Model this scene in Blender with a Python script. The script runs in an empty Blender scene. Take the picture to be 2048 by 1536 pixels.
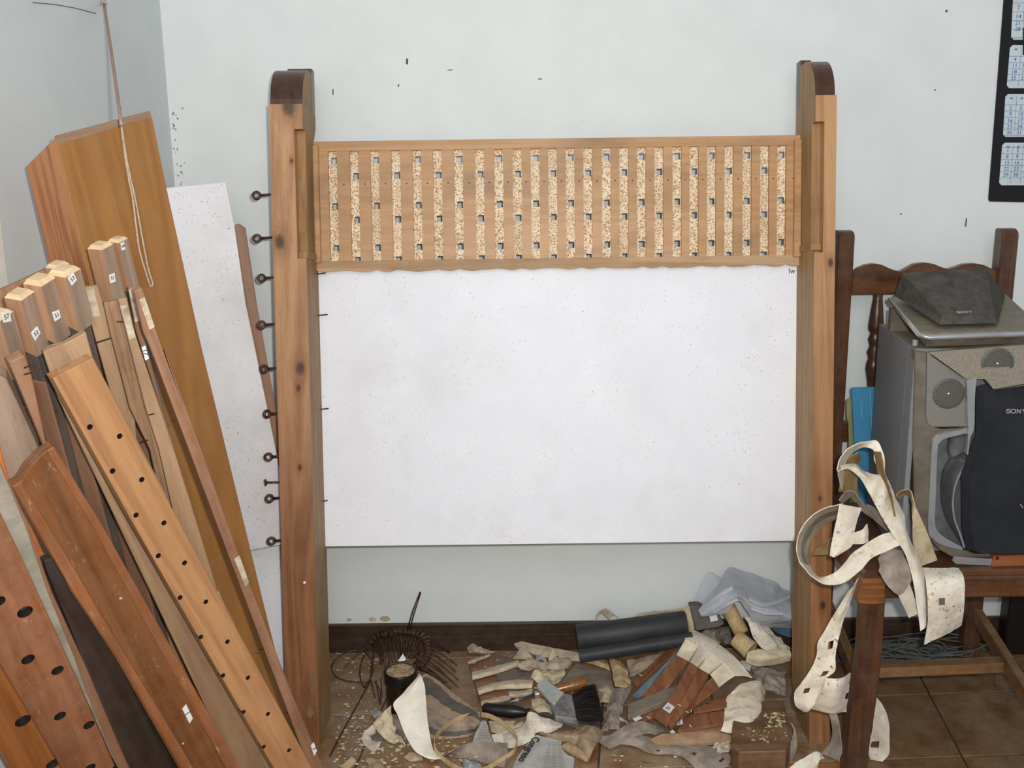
import bpy, bmesh, math, random
from math import sin, cos, tan, pi, radians, sqrt
from mathutils import Vector as V, Matrix, Euler
from mathutils import noise as mnoise
random.seed(7)
scene = bpy.context.scene
COL = scene.collection

# ---------------------------------------------------------------- camera
D, H, PITCH, YAW, ROLL, FPX = 2.57, 1.32, radians(12.9), 0.0, radians(0.7), 2080.0
CF = V((sin(YAW)*cos(PITCH), cos(YAW)*cos(PITCH), -sin(PITCH)))
_r0 = V((cos(YAW), -sin(YAW), 0)); _u0 = _r0.cross(CF)
CR = _r0*cos(ROLL) - _u0*sin(ROLL); CU = _u0*cos(ROLL) + _r0*sin(ROLL)
CC = V((0, -D, H))
cam = bpy.data.cameras.new('camera'); camo = bpy.data.objects.new('camera', cam); COL.objects.link(camo)
cam.sensor_fit = 'HORIZONTAL'; cam.sensor_width = 36.0; cam.lens = 36.0*FPX/2048.0
cam.clip_start = 0.02
camo.matrix_world = Matrix(((CR.x, CU.x, -CF.x, CC.x), (CR.y, CU.y, -CF.y, CC.y), (CR.z, CU.z, -CF.z, CC.z), (0, 0, 0, 1)))
scene.camera = camo
# ---------------------------------------------------------------- light
scene.view_settings.view_transform = 'Standard'
scene.view_settings.look = 'None'
scene.view_settings.exposure = 0.0
scene.view_settings.gamma = 1.0
scene.view_settings.use_curve_mapping = False
w = bpy.data.worlds.new('world'); scene.world = w; w.use_nodes = True
w.node_tree.nodes['Background'].inputs[0].default_value = (0.93, 0.97, 1.0, 1)
w.node_tree.nodes['Background'].inputs[1].default_value = 0.40
def area(name, loc, target, size, power, color, shape='SQUARE', size_y=None):
    l = bpy.data.lights.new(name, 'AREA'); l.energy = power; l.size = size; l.color = color
    l.shape = shape
    if size_y: l.size_y = size_y
    o = bpy.data.objects.new(name, l); COL.objects.link(o); o.location = loc
    o.rotation_euler = (V(target)-V(loc)).to_track_quat('-Z', 'Y').to_euler()
    return o
FL = CC + CR*0.055 + CU*0.045 + CF*0.0
area('camera_flash', FL, FL + CF*2 + CU*0.1, 0.03, 28.0, (1.0, 0.965, 0.91))
area('daylight_fill', (-0.1, -4.3, 2.5), (-0.2, 0, 1.5), 2.0, 46.0, (0.92, 0.97, 1.0))  # broad fill lamp added behind the camera for the room's daylight

# ---------------------------------------------------------------- pixel helpers (2048 x 1536 frame of the photograph -> world points)
def ray(px, py): return CF + CR*((px-1024)/FPX) - CU*((py-768)/FPX)
def PD(px, py, d):            # point at distance d in front of the lens, measured along the floor
    r = ray(px, py); return CC + r*(d/r.y)
def PZ(px, py, z):            # point at height z
    r = ray(px, py); return CC + r*((z-CC.z)/r.z)
def PP(px, py, o, n):         # point on a plane
    r = ray(px, py); return CC + r*((o-CC).dot(n)/r.dot(n))

# ---------------------------------------------------------------- mesh helpers
WM = {}
def lin(c):
    if isinstance(c, str):
        c = [int(c[i:i+2], 16)/255 for i in (0, 2, 4)]
    return tuple((x/12.92 if x <= 0.04045 else ((x+0.055)/1.055)**2.4) for x in c)+(1,)

def tag(o, label=None, cat=None, group=None, kind=None):
    if label: o['label'] = label
    if cat: o['category'] = cat
    if group: o['group'] = group
    if kind: o['kind'] = kind
    return o

def empty(name, loc=(0, 0, 0), M=None, label=None, cat=None, group=None):
    o = bpy.data.objects.new(name, None); COL.objects.link(o); o.empty_display_size = 0.05
    M = M if M is not None else Matrix.Translation(V(loc))
    o.matrix_basis = M; WM[o] = M
    return tag(o, label, cat, group)

def link(name, me, parent=None, M=None):
    o = bpy.data.objects.new(name, me); COL.objects.link(o)
    M = M if M is not None else Matrix()
    WM[o] = M
    if parent is not None:
        o.parent = parent; o.matrix_basis = WM[parent].inverted() @ M
    else:
        o.matrix_basis = M
    return o

def mk(name, geo, mat, parent=None, M=None, local=False, smooth=False, label=None, cat=None, group=None, kind=None):
    """geo = (verts, faces[, material indices]) or a bmesh, in world coordinates unless local"""
    mats = mat if isinstance(mat, (list, tuple)) else [mat]
    me = bpy.data.meshes.new(name)
    if isinstance(geo, bmesh.types.BMesh):
        geo.to_mesh(me); geo.free()
    else:
        me.from_pydata([tuple(v) for v in geo[0]], [], [tuple(f) for f in geo[1]])
        if len(geo) > 2 and geo[2]:
            for p, i in zip(me.polygons, geo[2]): p.material_index = i
    for m in mats: me.materials.append(m)
    if M is None:
        if parent is not None: M = WM[parent]
        else:
            vs = [v.co for v in me.vertices]
            M = Matrix.Translation(V((sum(v.x for v in vs)/len(vs), sum(v.y for v in vs)/len(vs), min(v.z for v in vs))))
            if local: M = Matrix()
    if not local: me.transform(M.inverted())
    bm = bmesh.new(); bm.from_mesh(me); bmesh.ops.recalc_face_normals(bm, faces=bm.faces); bm.to_mesh(me); bm.free()
    if smooth:
        for p in me.polygons: p.use_smooth = True
        if smooth is not True:
            try: me.set_sharp_from_angle(angle=radians(smooth))
            except Exception: pass
    me.update()
    o = link(name, me, parent, M)
    return tag(o, label, cat, group, kind)

def join(*gs):
    vs, fs, mi = [], [], []
    for g in gs:
        n = len(vs); vs += list(g[0]); fs += [tuple(i+n for i in f) for f in g[1]]
        mi += list(g[2]) if len(g) > 2 and g[2] else [0]*len(g[1])
    return vs, fs, mi
def setmi(g, i): return g[0], g[1], [i]*len(g[1])
def xf(g, M): return ([M @ V(v) for v in g[0]], g[1]) + tuple(g[2:])

def gbox(x0, x1, y0, y1, z0, z1, bev=0.0, seg=1):
    if bev <= 0:
        v = [V((x, y, z)) for z in (z0, z1) for y in (y0, y1) for x in (x0, x1)]
        return v, [(0, 2, 3, 1), (4, 5, 7, 6), (0, 1, 5, 4), (2, 6, 7, 3), (0, 4, 6, 2), (1, 3, 7, 5)]
    bm = bmesh.new(); bmesh.ops.create_cube(bm, size=1)
    for v in bm.verts: v.co = V(((x0+x1)/2+v.co.x*(x1-x0), (y0+y1)/2+v.co.y*(y1-y0), (z0+z1)/2+v.co.z*(z1-z0)))
    bmesh.ops.bevel(bm, geom=list(bm.edges), offset=bev, segments=seg, affect='EDGES', profile=0.5)
    return bm2g(bm)
def bm2g(bm):
    bm.verts.index_update()
    r = [v.co.copy() for v in bm.verts], [tuple(v.index for v in f.verts) for f in bm.faces]
    bm.free(); return r
def gextrude(poly, dvec, bev=0.0):
    """poly: list of points (planar), extruded by dvec"""
    n = len(poly); dvec = V(dvec)
    v = [V(p) for p in poly]+[V(p)+dvec for p in poly]
    f = [tuple(range(n)), tuple(reversed(range(n, 2*n)))]+[(i, (i+1) % n, n+(i+1) % n, n+i) for i in range(n)]
    if bev > 0:
        bm = bmesh.new(); bv = [bm.verts.new(p) for p in v]
        for q in f: bm.faces.new([bv[i] for i in q])
        bmesh.ops.recalc_face_normals(bm, faces=bm.faces)
        bmesh.ops.bevel(bm, geom=list(bm.edges), offset=bev, segments=1, affect='EDGES', profile=0.5)
        return bm2g(bm)
    return v, f
def gtube(pts, r, seg=8, closed=False, cap=True):
    pts = [V(p) for p in pts]; n = len(pts); vs, fs = [], []
    rr = r if isinstance(r, (list, tuple)) else [r]*n
    t0 = (pts[1]-pts[0]).normalized()
    a = t0.orthogonal().normalized()
    for i, p in enumerate(pts):
        if closed: t = (pts[(i+1) % n]-pts[i-1])
        else: t = pts[min(i+1, n-1)]-pts[max(i-1, 0)]
        t = t.normalized() if t.length > 1e-9 else t0
        a = (a - t*a.dot(t)); a = a.normalized() if a.length > 1e-6 else t.orthogonal().normalized()
        b = t.cross(a)
        for k in range(seg):
            an = 2*pi*k/seg; vs.append(p+(a*cos(an)+b*sin(an))*rr[i])
    m = n if closed else n-1
    for i in range(m):
        for k in range(seg):
            j = (i+1) % n
            fs.append((i*seg+k, i*seg+(k+1) % seg, j*seg+(k+1) % seg, j*seg+k))
    if cap and not closed:
        fs.append(tuple(reversed(range(seg)))); fs.append(tuple(range((n-1)*seg, n*seg)))
    return vs, fs
def glathe(prof, o, ax, seg=24):
    """prof: [(radius, along)]"""
    o = V(o); ax = V(ax).normalized(); a = ax.orthogonal().normalized(); b = ax.cross(a)
    vs, fs = [], []
    for r, h in prof:
        for k in range(seg):
            an = 2*pi*k/seg; vs.append(o+ax*h+(a*cos(an)+b*sin(an))*max(r, 1e-5))
    for i in range(len(prof)-1):
        for k in range(seg):
            fs.append((i*seg+k, i*seg+(k+1) % seg, (i+1)*seg+(k+1) % seg, (i+1)*seg+k))
    fs.append(tuple(reversed(range(seg)))); fs.append(tuple(range((len(prof)-1)*seg, len(prof)*seg)))
    return vs, fs
def cr(P, t):
    n = len(P)-1; t = min(max(t, 0), 1)*n; i = min(int(t), n-1); u = t-i
    p1, p2 = V(P[i]), V(P[i+1]); p0 = V(P[i-1]) if i > 0 else p1*2-p2; p3 = V(P[i+2]) if i+2 <= n else p2*2-p1
    return 0.5*((2*p1)+(p2-p0)*u+(2*p0-5*p1+4*p2-p3)*u*u+(3*p1-p0-3*p2+p3)*u**3)
def spline(P, n): return [cr(P, i/(n-1)) for i in range(n)]
def gsheet(rows, nu, nv, th=0.0015, holes=(), rough=0.0, rs=20.0, edge=0.0, two=True, vslots=None):
    """rows: lists of points across; catmull-rom in both directions; holes: (u,v,du,dv) in 0..1; front slot 0, back slot 1"""
    R = [spline(r, nv) for r in rows]
    G = [[None]*nv for _ in range(nu)]
    for j in range(nv):
        c = spline([r[j] for r in R], nu) if len(R) > 1 else None
        for i in range(nu): G[i][j] = c[i]
    if edge:
        for i in range(nu):
            for j, k in ((0, 1), (nv-1, nv-2)):
                G[i][j] = G[i][j].lerp(G[i][k], edge*(0.5+0.5*mnoise.noise(V((i*0.9, j*3.1+rs, 0)))))
    N = [[None]*nv for _ in range(nu)]
    for i in range(nu):
        for j in range(nv):
            a = G[min(i+1, nu-1)][j]-G[max(i-1, 0)][j]; b = G[i][min(j+1, nv-1)]-G[i][max(j-1, 0)]
            n = a.cross(b); N[i][j] = n.normalized() if n.length > 1e-12 else V((0, 0, 1))
    if sum((N[i][j].dot(CC-G[i][j]) > 0)*2-1 for i in range(nu) for j in range(nv)) < 0:
        N = [[-n for n in r] for r in N]
    if rough:
        for i in range(nu):
            for j in range(nv):
                G[i][j] = G[i][j]+N[i][j]*rough*mnoise.fractal(G[i][j]*rs, 0.7, 2.0, 3)
    keep = [[True]*(nv-1) for _ in range(nu-1)]
    for (u, v_, du, dv) in holes:
        for i in range(nu-1):
            for j in range(nv-1):
                if abs((i+.5)/(nu-1)-u) < du/2 and abs((j+.5)/(nv-1)-v_) < dv/2: keep[i][j] = False
    vs = [G[i][j] for i in range(nu) for j in range(nv)]+[G[i][j]-N[i][j]*th for i in range(nu) for j in range(nv)]
    o = nu*nv; fs, mi = [], []
    K = lambda i, j: 0 <= i < nu-1 and 0 <= j < nv-1 and keep[i][j]
    for i in range(nu-1):
        for j in range(nv-1):
            if not K(i, j): continue
            a, b, c, d = i*nv+j, (i+1)*nv+j, (i+1)*nv+j+1, i*nv+j+1
            fs.append((a, b, c, d)); mi.append(vslots((i+.5)/(nu-1), (j+.5)/(nv-1)) if vslots else 0); fs.append((o+a, o+d, o+c, o+b)); mi.append(1 if two else 0)
            for (p, q, ii, jj) in ((a, b, i, j-1), (b, c, i+1, j), (c, d, i, j+1), (d, a, i-1, j)):
                if not K(ii, jj): fs.append((p, o+p, o+q, q)); mi.append(0)
    used = sorted({k for f in fs for k in f}); mp = {k: n for n, k in enumerate(used)}
    return [vs[k] for k in used], [tuple(mp[k] for k in f) for f in fs], mi
def text_geo(s, size, M, bold=0.0, sx=1.0):
    c = bpy.data.curves.new('t', 'FONT'); c.body = s; c.size = size; c.extrude = 0.0002; c.resolution_u = 2
    c.offset = bold; c.align_x = 'CENTER'; c.align_y = 'CENTER'
    o = bpy.data.objects.new('t', c); COL.objects.link(o)
    dg = bpy.context.evaluated_depsgraph_get(); me = bpy.data.meshes.new_from_object(o.evaluated_get(dg))
    vs = [M @ V((v.co.x*sx, v.co.y, v.co.z)) for v in me.vertices]; fs = [tuple(p.vertices) for p in me.polygons]
    bpy.data.objects.remove(o); bpy.data.curves.remove(c); bpy.data.meshes.remove(me)
    return vs, fs

# ---------------------------------------------------------------- materials
class NT:
    def __init__(s, name):
        s.m = bpy.data.materials.new(name); s.m.use_nodes = True; s.t = s.m.node_tree
        s.b = s.t.nodes['Principled BSDF']
    def n(s, typ, **kw):
        x = s.t.nodes.new(typ)
        for k, v in kw.items(): setattr(x, k, v)
        return x
    def l(s, a, b): s.t.links.new(a, b)
    def val(s, sock, v):
        if isinstance(v, bpy.types.NodeSocket): s.l(v, sock)
        else: sock.default_value = v
    def math(s, op, a, b=0.0, c=None):
        x = s.n('ShaderNodeMath', operation=op); s.val(x.inputs[0], a); s.val(x.inputs[1], b)
        if c is not None: s.val(x.inputs[2], c)
        return x.outputs[0]
    def mix(s, f, a, b):
        x = s.n('ShaderNodeMix', data_type='RGBA'); s.val(x.inputs[0], f); s.val(x.inputs[6], a); s.val(x.inputs[7], b); return x.outputs[2]
    def coord(s, scale=(1, 1, 1), rnd=True):
        t = s.n('ShaderNodeTexCoord').outputs['Object']
        if rnd:
            oi = s.n('ShaderNodeObjectInfo'); cm = s.n('ShaderNodeVectorMath', operation='SCALE'); cx = s.n('ShaderNodeCombineXYZ')
            for i, k in enumerate((7.3, 13.1, 4.7)): s.l(s.math('MULTIPLY', oi.outputs['Random'], k), cx.inputs[i])
            ad = s.n('ShaderNodeVectorMath', operation='ADD'); s.l(t, ad.inputs[0]); s.l(cx.outputs[0], ad.inputs[1]); t = ad.outputs[0]
        mp = s.n('ShaderNodeMapping'); mp.inputs['Scale'].default_value = scale; s.l(t, mp.inputs[0]); return mp.outputs[0]
    def noise(s, vec, scale, detail=3, rough=0.55, dist=0.0):
        x = s.n('ShaderNodeTexNoise'); s.l(vec, x.inputs['Vector']); x.inputs['Scale'].default_value = scale
        x.inputs['Detail'].default_value = detail; x.inputs['Roughness'].default_value = rough; x.inputs['Distortion'].default_value = dist
        return x.outputs[0]
    def ramp(s, f, stops):
        x = s.n('ShaderNodeValToRGB'); s.l(f, x.inputs[0]); e = x.color_ramp.elements
        while len(e) < len(stops): e.new(0.5)
        for k, (p, c) in zip(e, stops): k.position = p; k.color = c if len(c) == 4 else tuple(c)+(1,)
        return x.outputs[0]
    def step(s, f, a, b):      # smooth 0..1 between a and b
        x = s.n('ShaderNodeMapRange'); s.l(f, x.inputs[0]); x.inputs[1].default_value = a; x.inputs[2].default_value = b; return x.outputs[0]
    def bump(s, h, strength=0.2, dist=0.002):
        x = s.n('ShaderNodeBump'); x.inputs['Strength'].default_value = strength; x.inputs['Distance'].default_value = dist
        s.l(h, x.inputs['Height']); s.l(x.outputs[0], s.b.inputs['Normal'])
    def out(s, col, rough=0.5, metal=0.0, spec=0.5):
        s.val(s.b.inputs['Base Color'], col); s.val(s.b.inputs['Roughness'], rough); s.val(s.b.inputs['Metallic'], metal)
        s.b.inputs['Specular IOR Level'].default_value = spec
        return s.m

def wood(name, light, dark, axis='z', rough=0.5, dust=0.0, stain=0.25, knots=(), ring=1.0, staincol='3a2213', dustcol='a89c88', grain=1.0, spec=0.35, lower=None, rnd=True, rw=0.26, scuff=0.0):
    t = NT(name); s = {'x': (0.06, 1, 1), 'y': (1, 0.06, 1), 'z': (1, 1, 0.06)}[axis]
    v = t.coord(s, rnd)
    big = t.noise(v, 14*ring, 2, 0.5, 0.6)
    rings = t.n('ShaderNodeMath', operation='SINE'); t.l(t.math('MULTIPLY', big, 38.0), rings.inputs[0])
    rg = t.step(rings.outputs[0], -1, 1)
    fine = t.noise(v, 230, 3, 0.65)
    mid = t.noise(v, 70, 4, 0.7, 0.3)
    f = t.math('ADD', t.math('MULTIPLY', rg, rw), t.math('ADD', t.math('MULTIPLY', big, 0.35), t.math('ADD', t.math('MULTIPLY', fine, 0.42*grain), t.math('MULTIPLY', mid, 0.38*grain))))
    c = t.ramp(f, [(0.34 if grain > .9 else 0.25, lin(dark)), (0.9 if grain > .9 else 0.8, lin(light))])
    pore = t.noise(v, 420, 2, 0.6); c = t.mix(t.math('MULTIPLY', t.step(pore, 0.62, 0.72), 0.28*grain), c, lin(staincol))
    s2 = {'x': (0.35, 1, 1), 'y': (1, 0.35, 1), 'z': (1, 1, 0.35)}[axis]
    v2 = t.coord(s2, rnd)
    if lower:      # old varnish left on the lower length of the timber
        oz = t.n('ShaderNodeSeparateXYZ'); t.l(t.n('ShaderNodeTexCoord').outputs['Object'], oz.inputs[0])
        zz = t.math('ADD', oz.outputs[2], t.math('MULTIPLY', t.math('SUBTRACT', t.noise(v2, 7, 3), 0.5), lower[3]))
        c = t.mix(t.math('MULTIPLY', t.step(zz, lower[1], lower[0]), 0.8), c, t.ramp(f, [(0.25, lin('4a2413')), (0.85, lin(lower[2]))]))
    if stain:
        sn = t.noise(v2, 9, 4, 0.6); c = t.mix(t.math('MULTIPLY', t.step(sn, 0.5, 0.78), stain), c, lin(staincol))
    if knots:
        ob = t.n('ShaderNodeTexCoord').outputs['Object']
        for (kx, ky, kz, kr) in knots:
            ds = t.n('ShaderNodeVectorMath', operation='DISTANCE'); mp = t.n('ShaderNodeMapping')
            sc = {'x': (0.6, 1, 1), 'y': (1, .6, 1), 'z': (1, 1, 0.6)}[axis]
            mp.inputs['Scale'].default_value = sc; t.l(ob, mp.inputs[0]); t.l(mp.outputs[0], ds.inputs[0])
            ds.inputs[1].default_value = (kx*sc[0], ky*sc[1], kz*sc[2])
            wob = t.math('ADD', ds.outputs['Value'], t.math('MULTIPLY', t.math('SUBTRACT', t.noise(v2, 60, 2), 0.5), kr*0.9))
            k1 = t.step(wob, kr*1.0, kr*0.45); k2 = t.step(wob, kr*2.6, kr*0.8)
            c = t.mix(t.math('MULTIPLY', k2, 0.5), c, lin('7a4520')); c = t.mix(t.math('MULTIPLY', k1, 0.85), c, lin('2b170c'))
    if dust:
        dn = t.noise(t.coord((1, 1, 1)), 22, 5, 0.7); c = t.mix(t.math('MULTIPLY', t.step(dn, 0.35, 0.75), dust), c, lin(dustcol))
    if scuff:
        sc_ = t.noise(v2, 55, 4, 0.75); zz_ = t.noise(v2, 6, 3, 0.6)
        c = t.mix(t.math('MULTIPLY', t.step(sc_, 0.60, 0.68), t.math('MULTIPLY', t.step(zz_, 0.4, 0.62), scuff)), c, lin('d0b595'))
    t.bump(t.math('ADD', t.math('MULTIPLY', fine, 0.7), t.math('MULTIPLY', rg, 0.3)), 0.25, 0.0012)
    return t.out(c, rough, 0, spec)

def plain(name, col, rough=0.6, metal=0.0, var=0.12, scale=30, col2=None, spec=0.4, bump=0.0, specks=None, speckcol='6b3a1c', spsize=160, sth=0.64, stain=0.0, staincol='a38f78'):
    t = NT(name); v = t.coord()
    n = t.noise(v, scale, 5, 0.65)
    c2 = col2 or tuple(max(0, x*(1-2.2*var)) for x in ([int(col[i:i+2], 16)/255 for i in (0, 2, 4)]))
    c = t.ramp(n, [(0.3, lin(c2)), (0.62, lin(col))])
    if specks:
        sn = t.noise(v, spsize, 2, 0.5); zone = t.noise(v, 6, 3, 0.6)
        c = t.mix(t.math('MULTIPLY', t.step(sn, sth, sth+0.035), t.step(zone, 0.6-specks*0.35, 0.75-specks*0.3)), c, lin(speckcol))
    if stain:
        g = t.noise(v, 4.5, 5, 0.65); c = t.mix(t.math('MULTIPLY', t.step(g, 0.5, 0.75), stain), c, lin(staincol))
    if bump: t.bump(n, bump, 0.003)
    return t.out(c, rough, metal, spec)

M_wall = plain('wall_paint', 'e0e4e3', 0.55, var=0.012, scale=7, spec=0.3, bump=0.05, specks=0.05, speckcol='a5a298', spsize=200, sth=.72)
M_wall_l = plain('wall_paint_left', 'd8dedf', 0.5, var=0.012, scale=7, spec=0.3, bump=0.05, specks=0.03, speckcol='a5a298', spsize=200, sth=.72)
M_trim = plain('white_trim_paint', 'f2f4ec', 0.45, var=0.02)
M_base = wood('baseboard_wood', '3f2d24', '241811', 'x', 0.35, dust=0.25, stain=0.2, dustcol='6d6255')
M_grout = plain('tile_grout', '5a4a3a', 0.9, var=0.2)
def tilemat(name, a, b, dust):
    t = NT(name); v = t.coord(); n = t.noise(v, 16, 5, 0.7); c = t.ramp(n, [(0.3, lin(b)), (0.7, lin(a))])
    d = t.noise(v, 11, 5, 0.75); c = t.mix(t.math('MULTIPLY', t.step(d, 0.36, 0.66), dust), c, lin('9c8d76'))
    k = t.noise(v, 30, 3, 0.6); c = t.mix(t.math('MULTIPLY', t.step(k, 0.66, 0.74), 0.6), c, lin('2c2219'))
    t.bump(n, 0.08, 0.002)
    return t.out(c, t.math('ADD', 0.32, t.math('MULTIPLY', t.step(d, 0.4, 0.6), 0.35)), 0, 0.4)
M_tile_dusty = tilemat('floor_tile_dusty', '93683f', '70492a', 0.85)
M_tile_clean = tilemat('floor_tile_clean', '77542f', '5a3e22', 0.3)
M_tile_red = tilemat('floor_tile_orange', 'a87038', '855428', 0.3)

# ================================================================ the room
XW = -0.812
wb = mk('wall_back', gbox(XW-0.12, 2.6, 0, 0.12, 0, 2.7), M_wall, kind='structure')
wl = mk('wall_left', gbox(XW-0.12, XW, -3.6, 0, 0, 2.7), M_wall_l, kind='structure')
fl = mk('floor', gbox(XW-0.12, 2.6, -3.6, 0.12, -0.08, -0.004), M_grout, kind='structure')
# tiles, one object each
e1 = V((cos(radians(2.5)), sin(radians(2.5)), 0)); e2 = V((sin(radians(7)), cos(radians(7)), 0))
p0 = V((1.012, -0.262, 0)); ts = 0.268
for i in range(-9, 4):
    for j in range(-5, 2):
        q = [p0+e1*ts*(i+a)+e2*ts*(j+b) for a, b in ((0.008, 0.008), (0.992, 0.008), (0.992, 0.992), (0.008, 0.992))]
        if all(v.x < XW or v.y > -0.01 for v in q) or max(v.x for v in q) < XW+.03: continue
        q = [V((max(v.x, XW+0.001), min(v.y, -0.001), v.z)) for v in q]
        if len({(round(v.x, 3), round(v.y, 3)) for v in q}) < 4: continue
        cx = sum(v.x for v in q)/4; cy = sum(v.y for v in q)/4
        m = M_tile_clean if cx > 0.66 else (M_tile_red if (cy < -0.50) else M_tile_dusty)
        mk('floor_tile', gextrude([v-V((0, 0, .004)) for v in q], (0, 0, 0.004+0.0006*random.random()), 0.0012), m, fl, M=Matrix.Translation(V((cx, cy, 0))))
# skirting
pr = [V((XW, 0, 0)), V((XW, -0.012, 0)), V((XW, -0.012, 0.0775)), V((XW, -0.010, 0.080)), V((XW, 0, 0.080))]
mk('baseboard_back', gextrude(pr, (3.3, 0, 0)), M_base, kind='structure')
pr = [V((XW, 0-.014, 0)), V((XW+0.013, -.014, 0)), V((XW+0.013, -.014, 0.068)), V((XW+0.008, -.014, 0.078)), V((XW, -.014, 0.080))]
mk('baseboard_left', gextrude(pr, (0, -0.5, 0)), M_base, kind='structure')
# white door-frame moulding on the left wall, its edge just in frame
mk('trim_1', gbox(XW, XW+0.006, -1.05, -0.905, 0.0, 2.2, 0.002), M_trim, kind='structure')
# old plaster knocks along the baseboard
M_putty = plain('yellowed_plaster', 'd8c79a', 0.9, var=0.15)
for (px, py, r) in ((745, 1239, .010), (770, 1238, .014), (698, 1240, .007)):
    c = PD(px, py, D-0.004)
    mk('trim_2' if r > .012 else 'trim_3', xf(glathe([(r, -0.002), (r*.8, 0.0015), (0.0, 0.002)], (0, 0, 0), (0, -1, 0), 9), Matrix.Translation(c) @ Matrix.Scale(0.6, 4, (0, 0, 1))), M_putty, wb)

# ================================================================ organ frame
tl = radians(8.5)
FM = Matrix(((1, 0, 0, 0), (0, cos(tl), sin(tl), -0.47), (0, -sin(tl), cos(tl), 0), (0, 0, 0, 1)))
FO = V((0, -0.47, 0)); FY = V((0, cos(tl), -sin(tl)))
FMI = FM.inverted()
def FP(px, py, dep=0.0): return FMI @ PP(px, py, FO+FY*dep, FY)
frame = empty('wooden_organ_frame', M=FM, label='tall bare wooden frame with slotted grille and white panel standing on the floor', cat='frame')
DP = 0.15
def kn(*l):
    r = []
    for px, py, dep, kr in l:
        p = FP(px, py, dep); r.append((p.x, dep, p.z, kr))
    return r
zl = lambda px, py: FP(px, py).z
M_postL = wood('post_pine_left', 'c39468', '95643c', 'z', 0.42, dust=0.12, stain=0.3, knots=kn((600, 737, 0, .011), (597, 776, 0, .006), (578, 214, 0, .016), (560, 485, 0, .013), (583, 322, 0, .004), (600, 935, 0, .006)), lower=(0.45, 1.05, '84512f', 0.5), spec=0.4, scuff=0.35)
M_postR = wood('post_pine_right', 'bd9062', '8f623c', 'z', 0.42, dust=0.12, stain=0.3, knots=kn((1661, 525, 0, .007), (1646, 1211, 0, .007), (1640, 998, 0, .005)), spec=0.4, lower=(0.35, 1.3, '956038', 0.5))
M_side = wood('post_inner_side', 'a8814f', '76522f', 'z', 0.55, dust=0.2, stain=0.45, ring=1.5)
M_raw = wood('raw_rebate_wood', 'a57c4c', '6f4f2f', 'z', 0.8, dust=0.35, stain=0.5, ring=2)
M_finial = wood('dark_stained_finial', '4a2816', '23120b', 'z', 0.3, dust=0.1, stain=0.4, spec=0.5)
M_grille = wood('grille_pine', 'bf9162', 'a2774b', 'x', 0.45, dust=0.2, stain=0.5, grain=0.85, spec=0.35, rnd=False)
M_cream = plain('cream_glued_leather', 'f3e6cf', 0.8, var=0.1, scale=60, col2='dcc4a0', specks=1.4, speckcol='b98a60', spsize=300, sth=0.53, spec=0.2, stain=0.35, staincol='a8855a')
M_holeside = plain('grey_hole_lining', '8d9096', 0.7, var=0.25)  # grey on every face of the backing strips except the front
M_panel = plain('white_panel_card', 'eaecf3', 0.5, var=0.012, scale=6, spec=0.3, specks=0.6, speckcol='b07a55', spsize=300, sth=0.69, stain=0.14)
M_iron = plain('rusty_iron', '6b5044', 0.55, 0.6, var=0.25, scale=90, col2='2c1c17', bump=0.2)
M_white = plain('white_paper', 'eef0ee', 0.7, var=0.04)
M_ink = plain('black_ink', '2a2a2e', 0.7, var=0.02)

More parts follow.
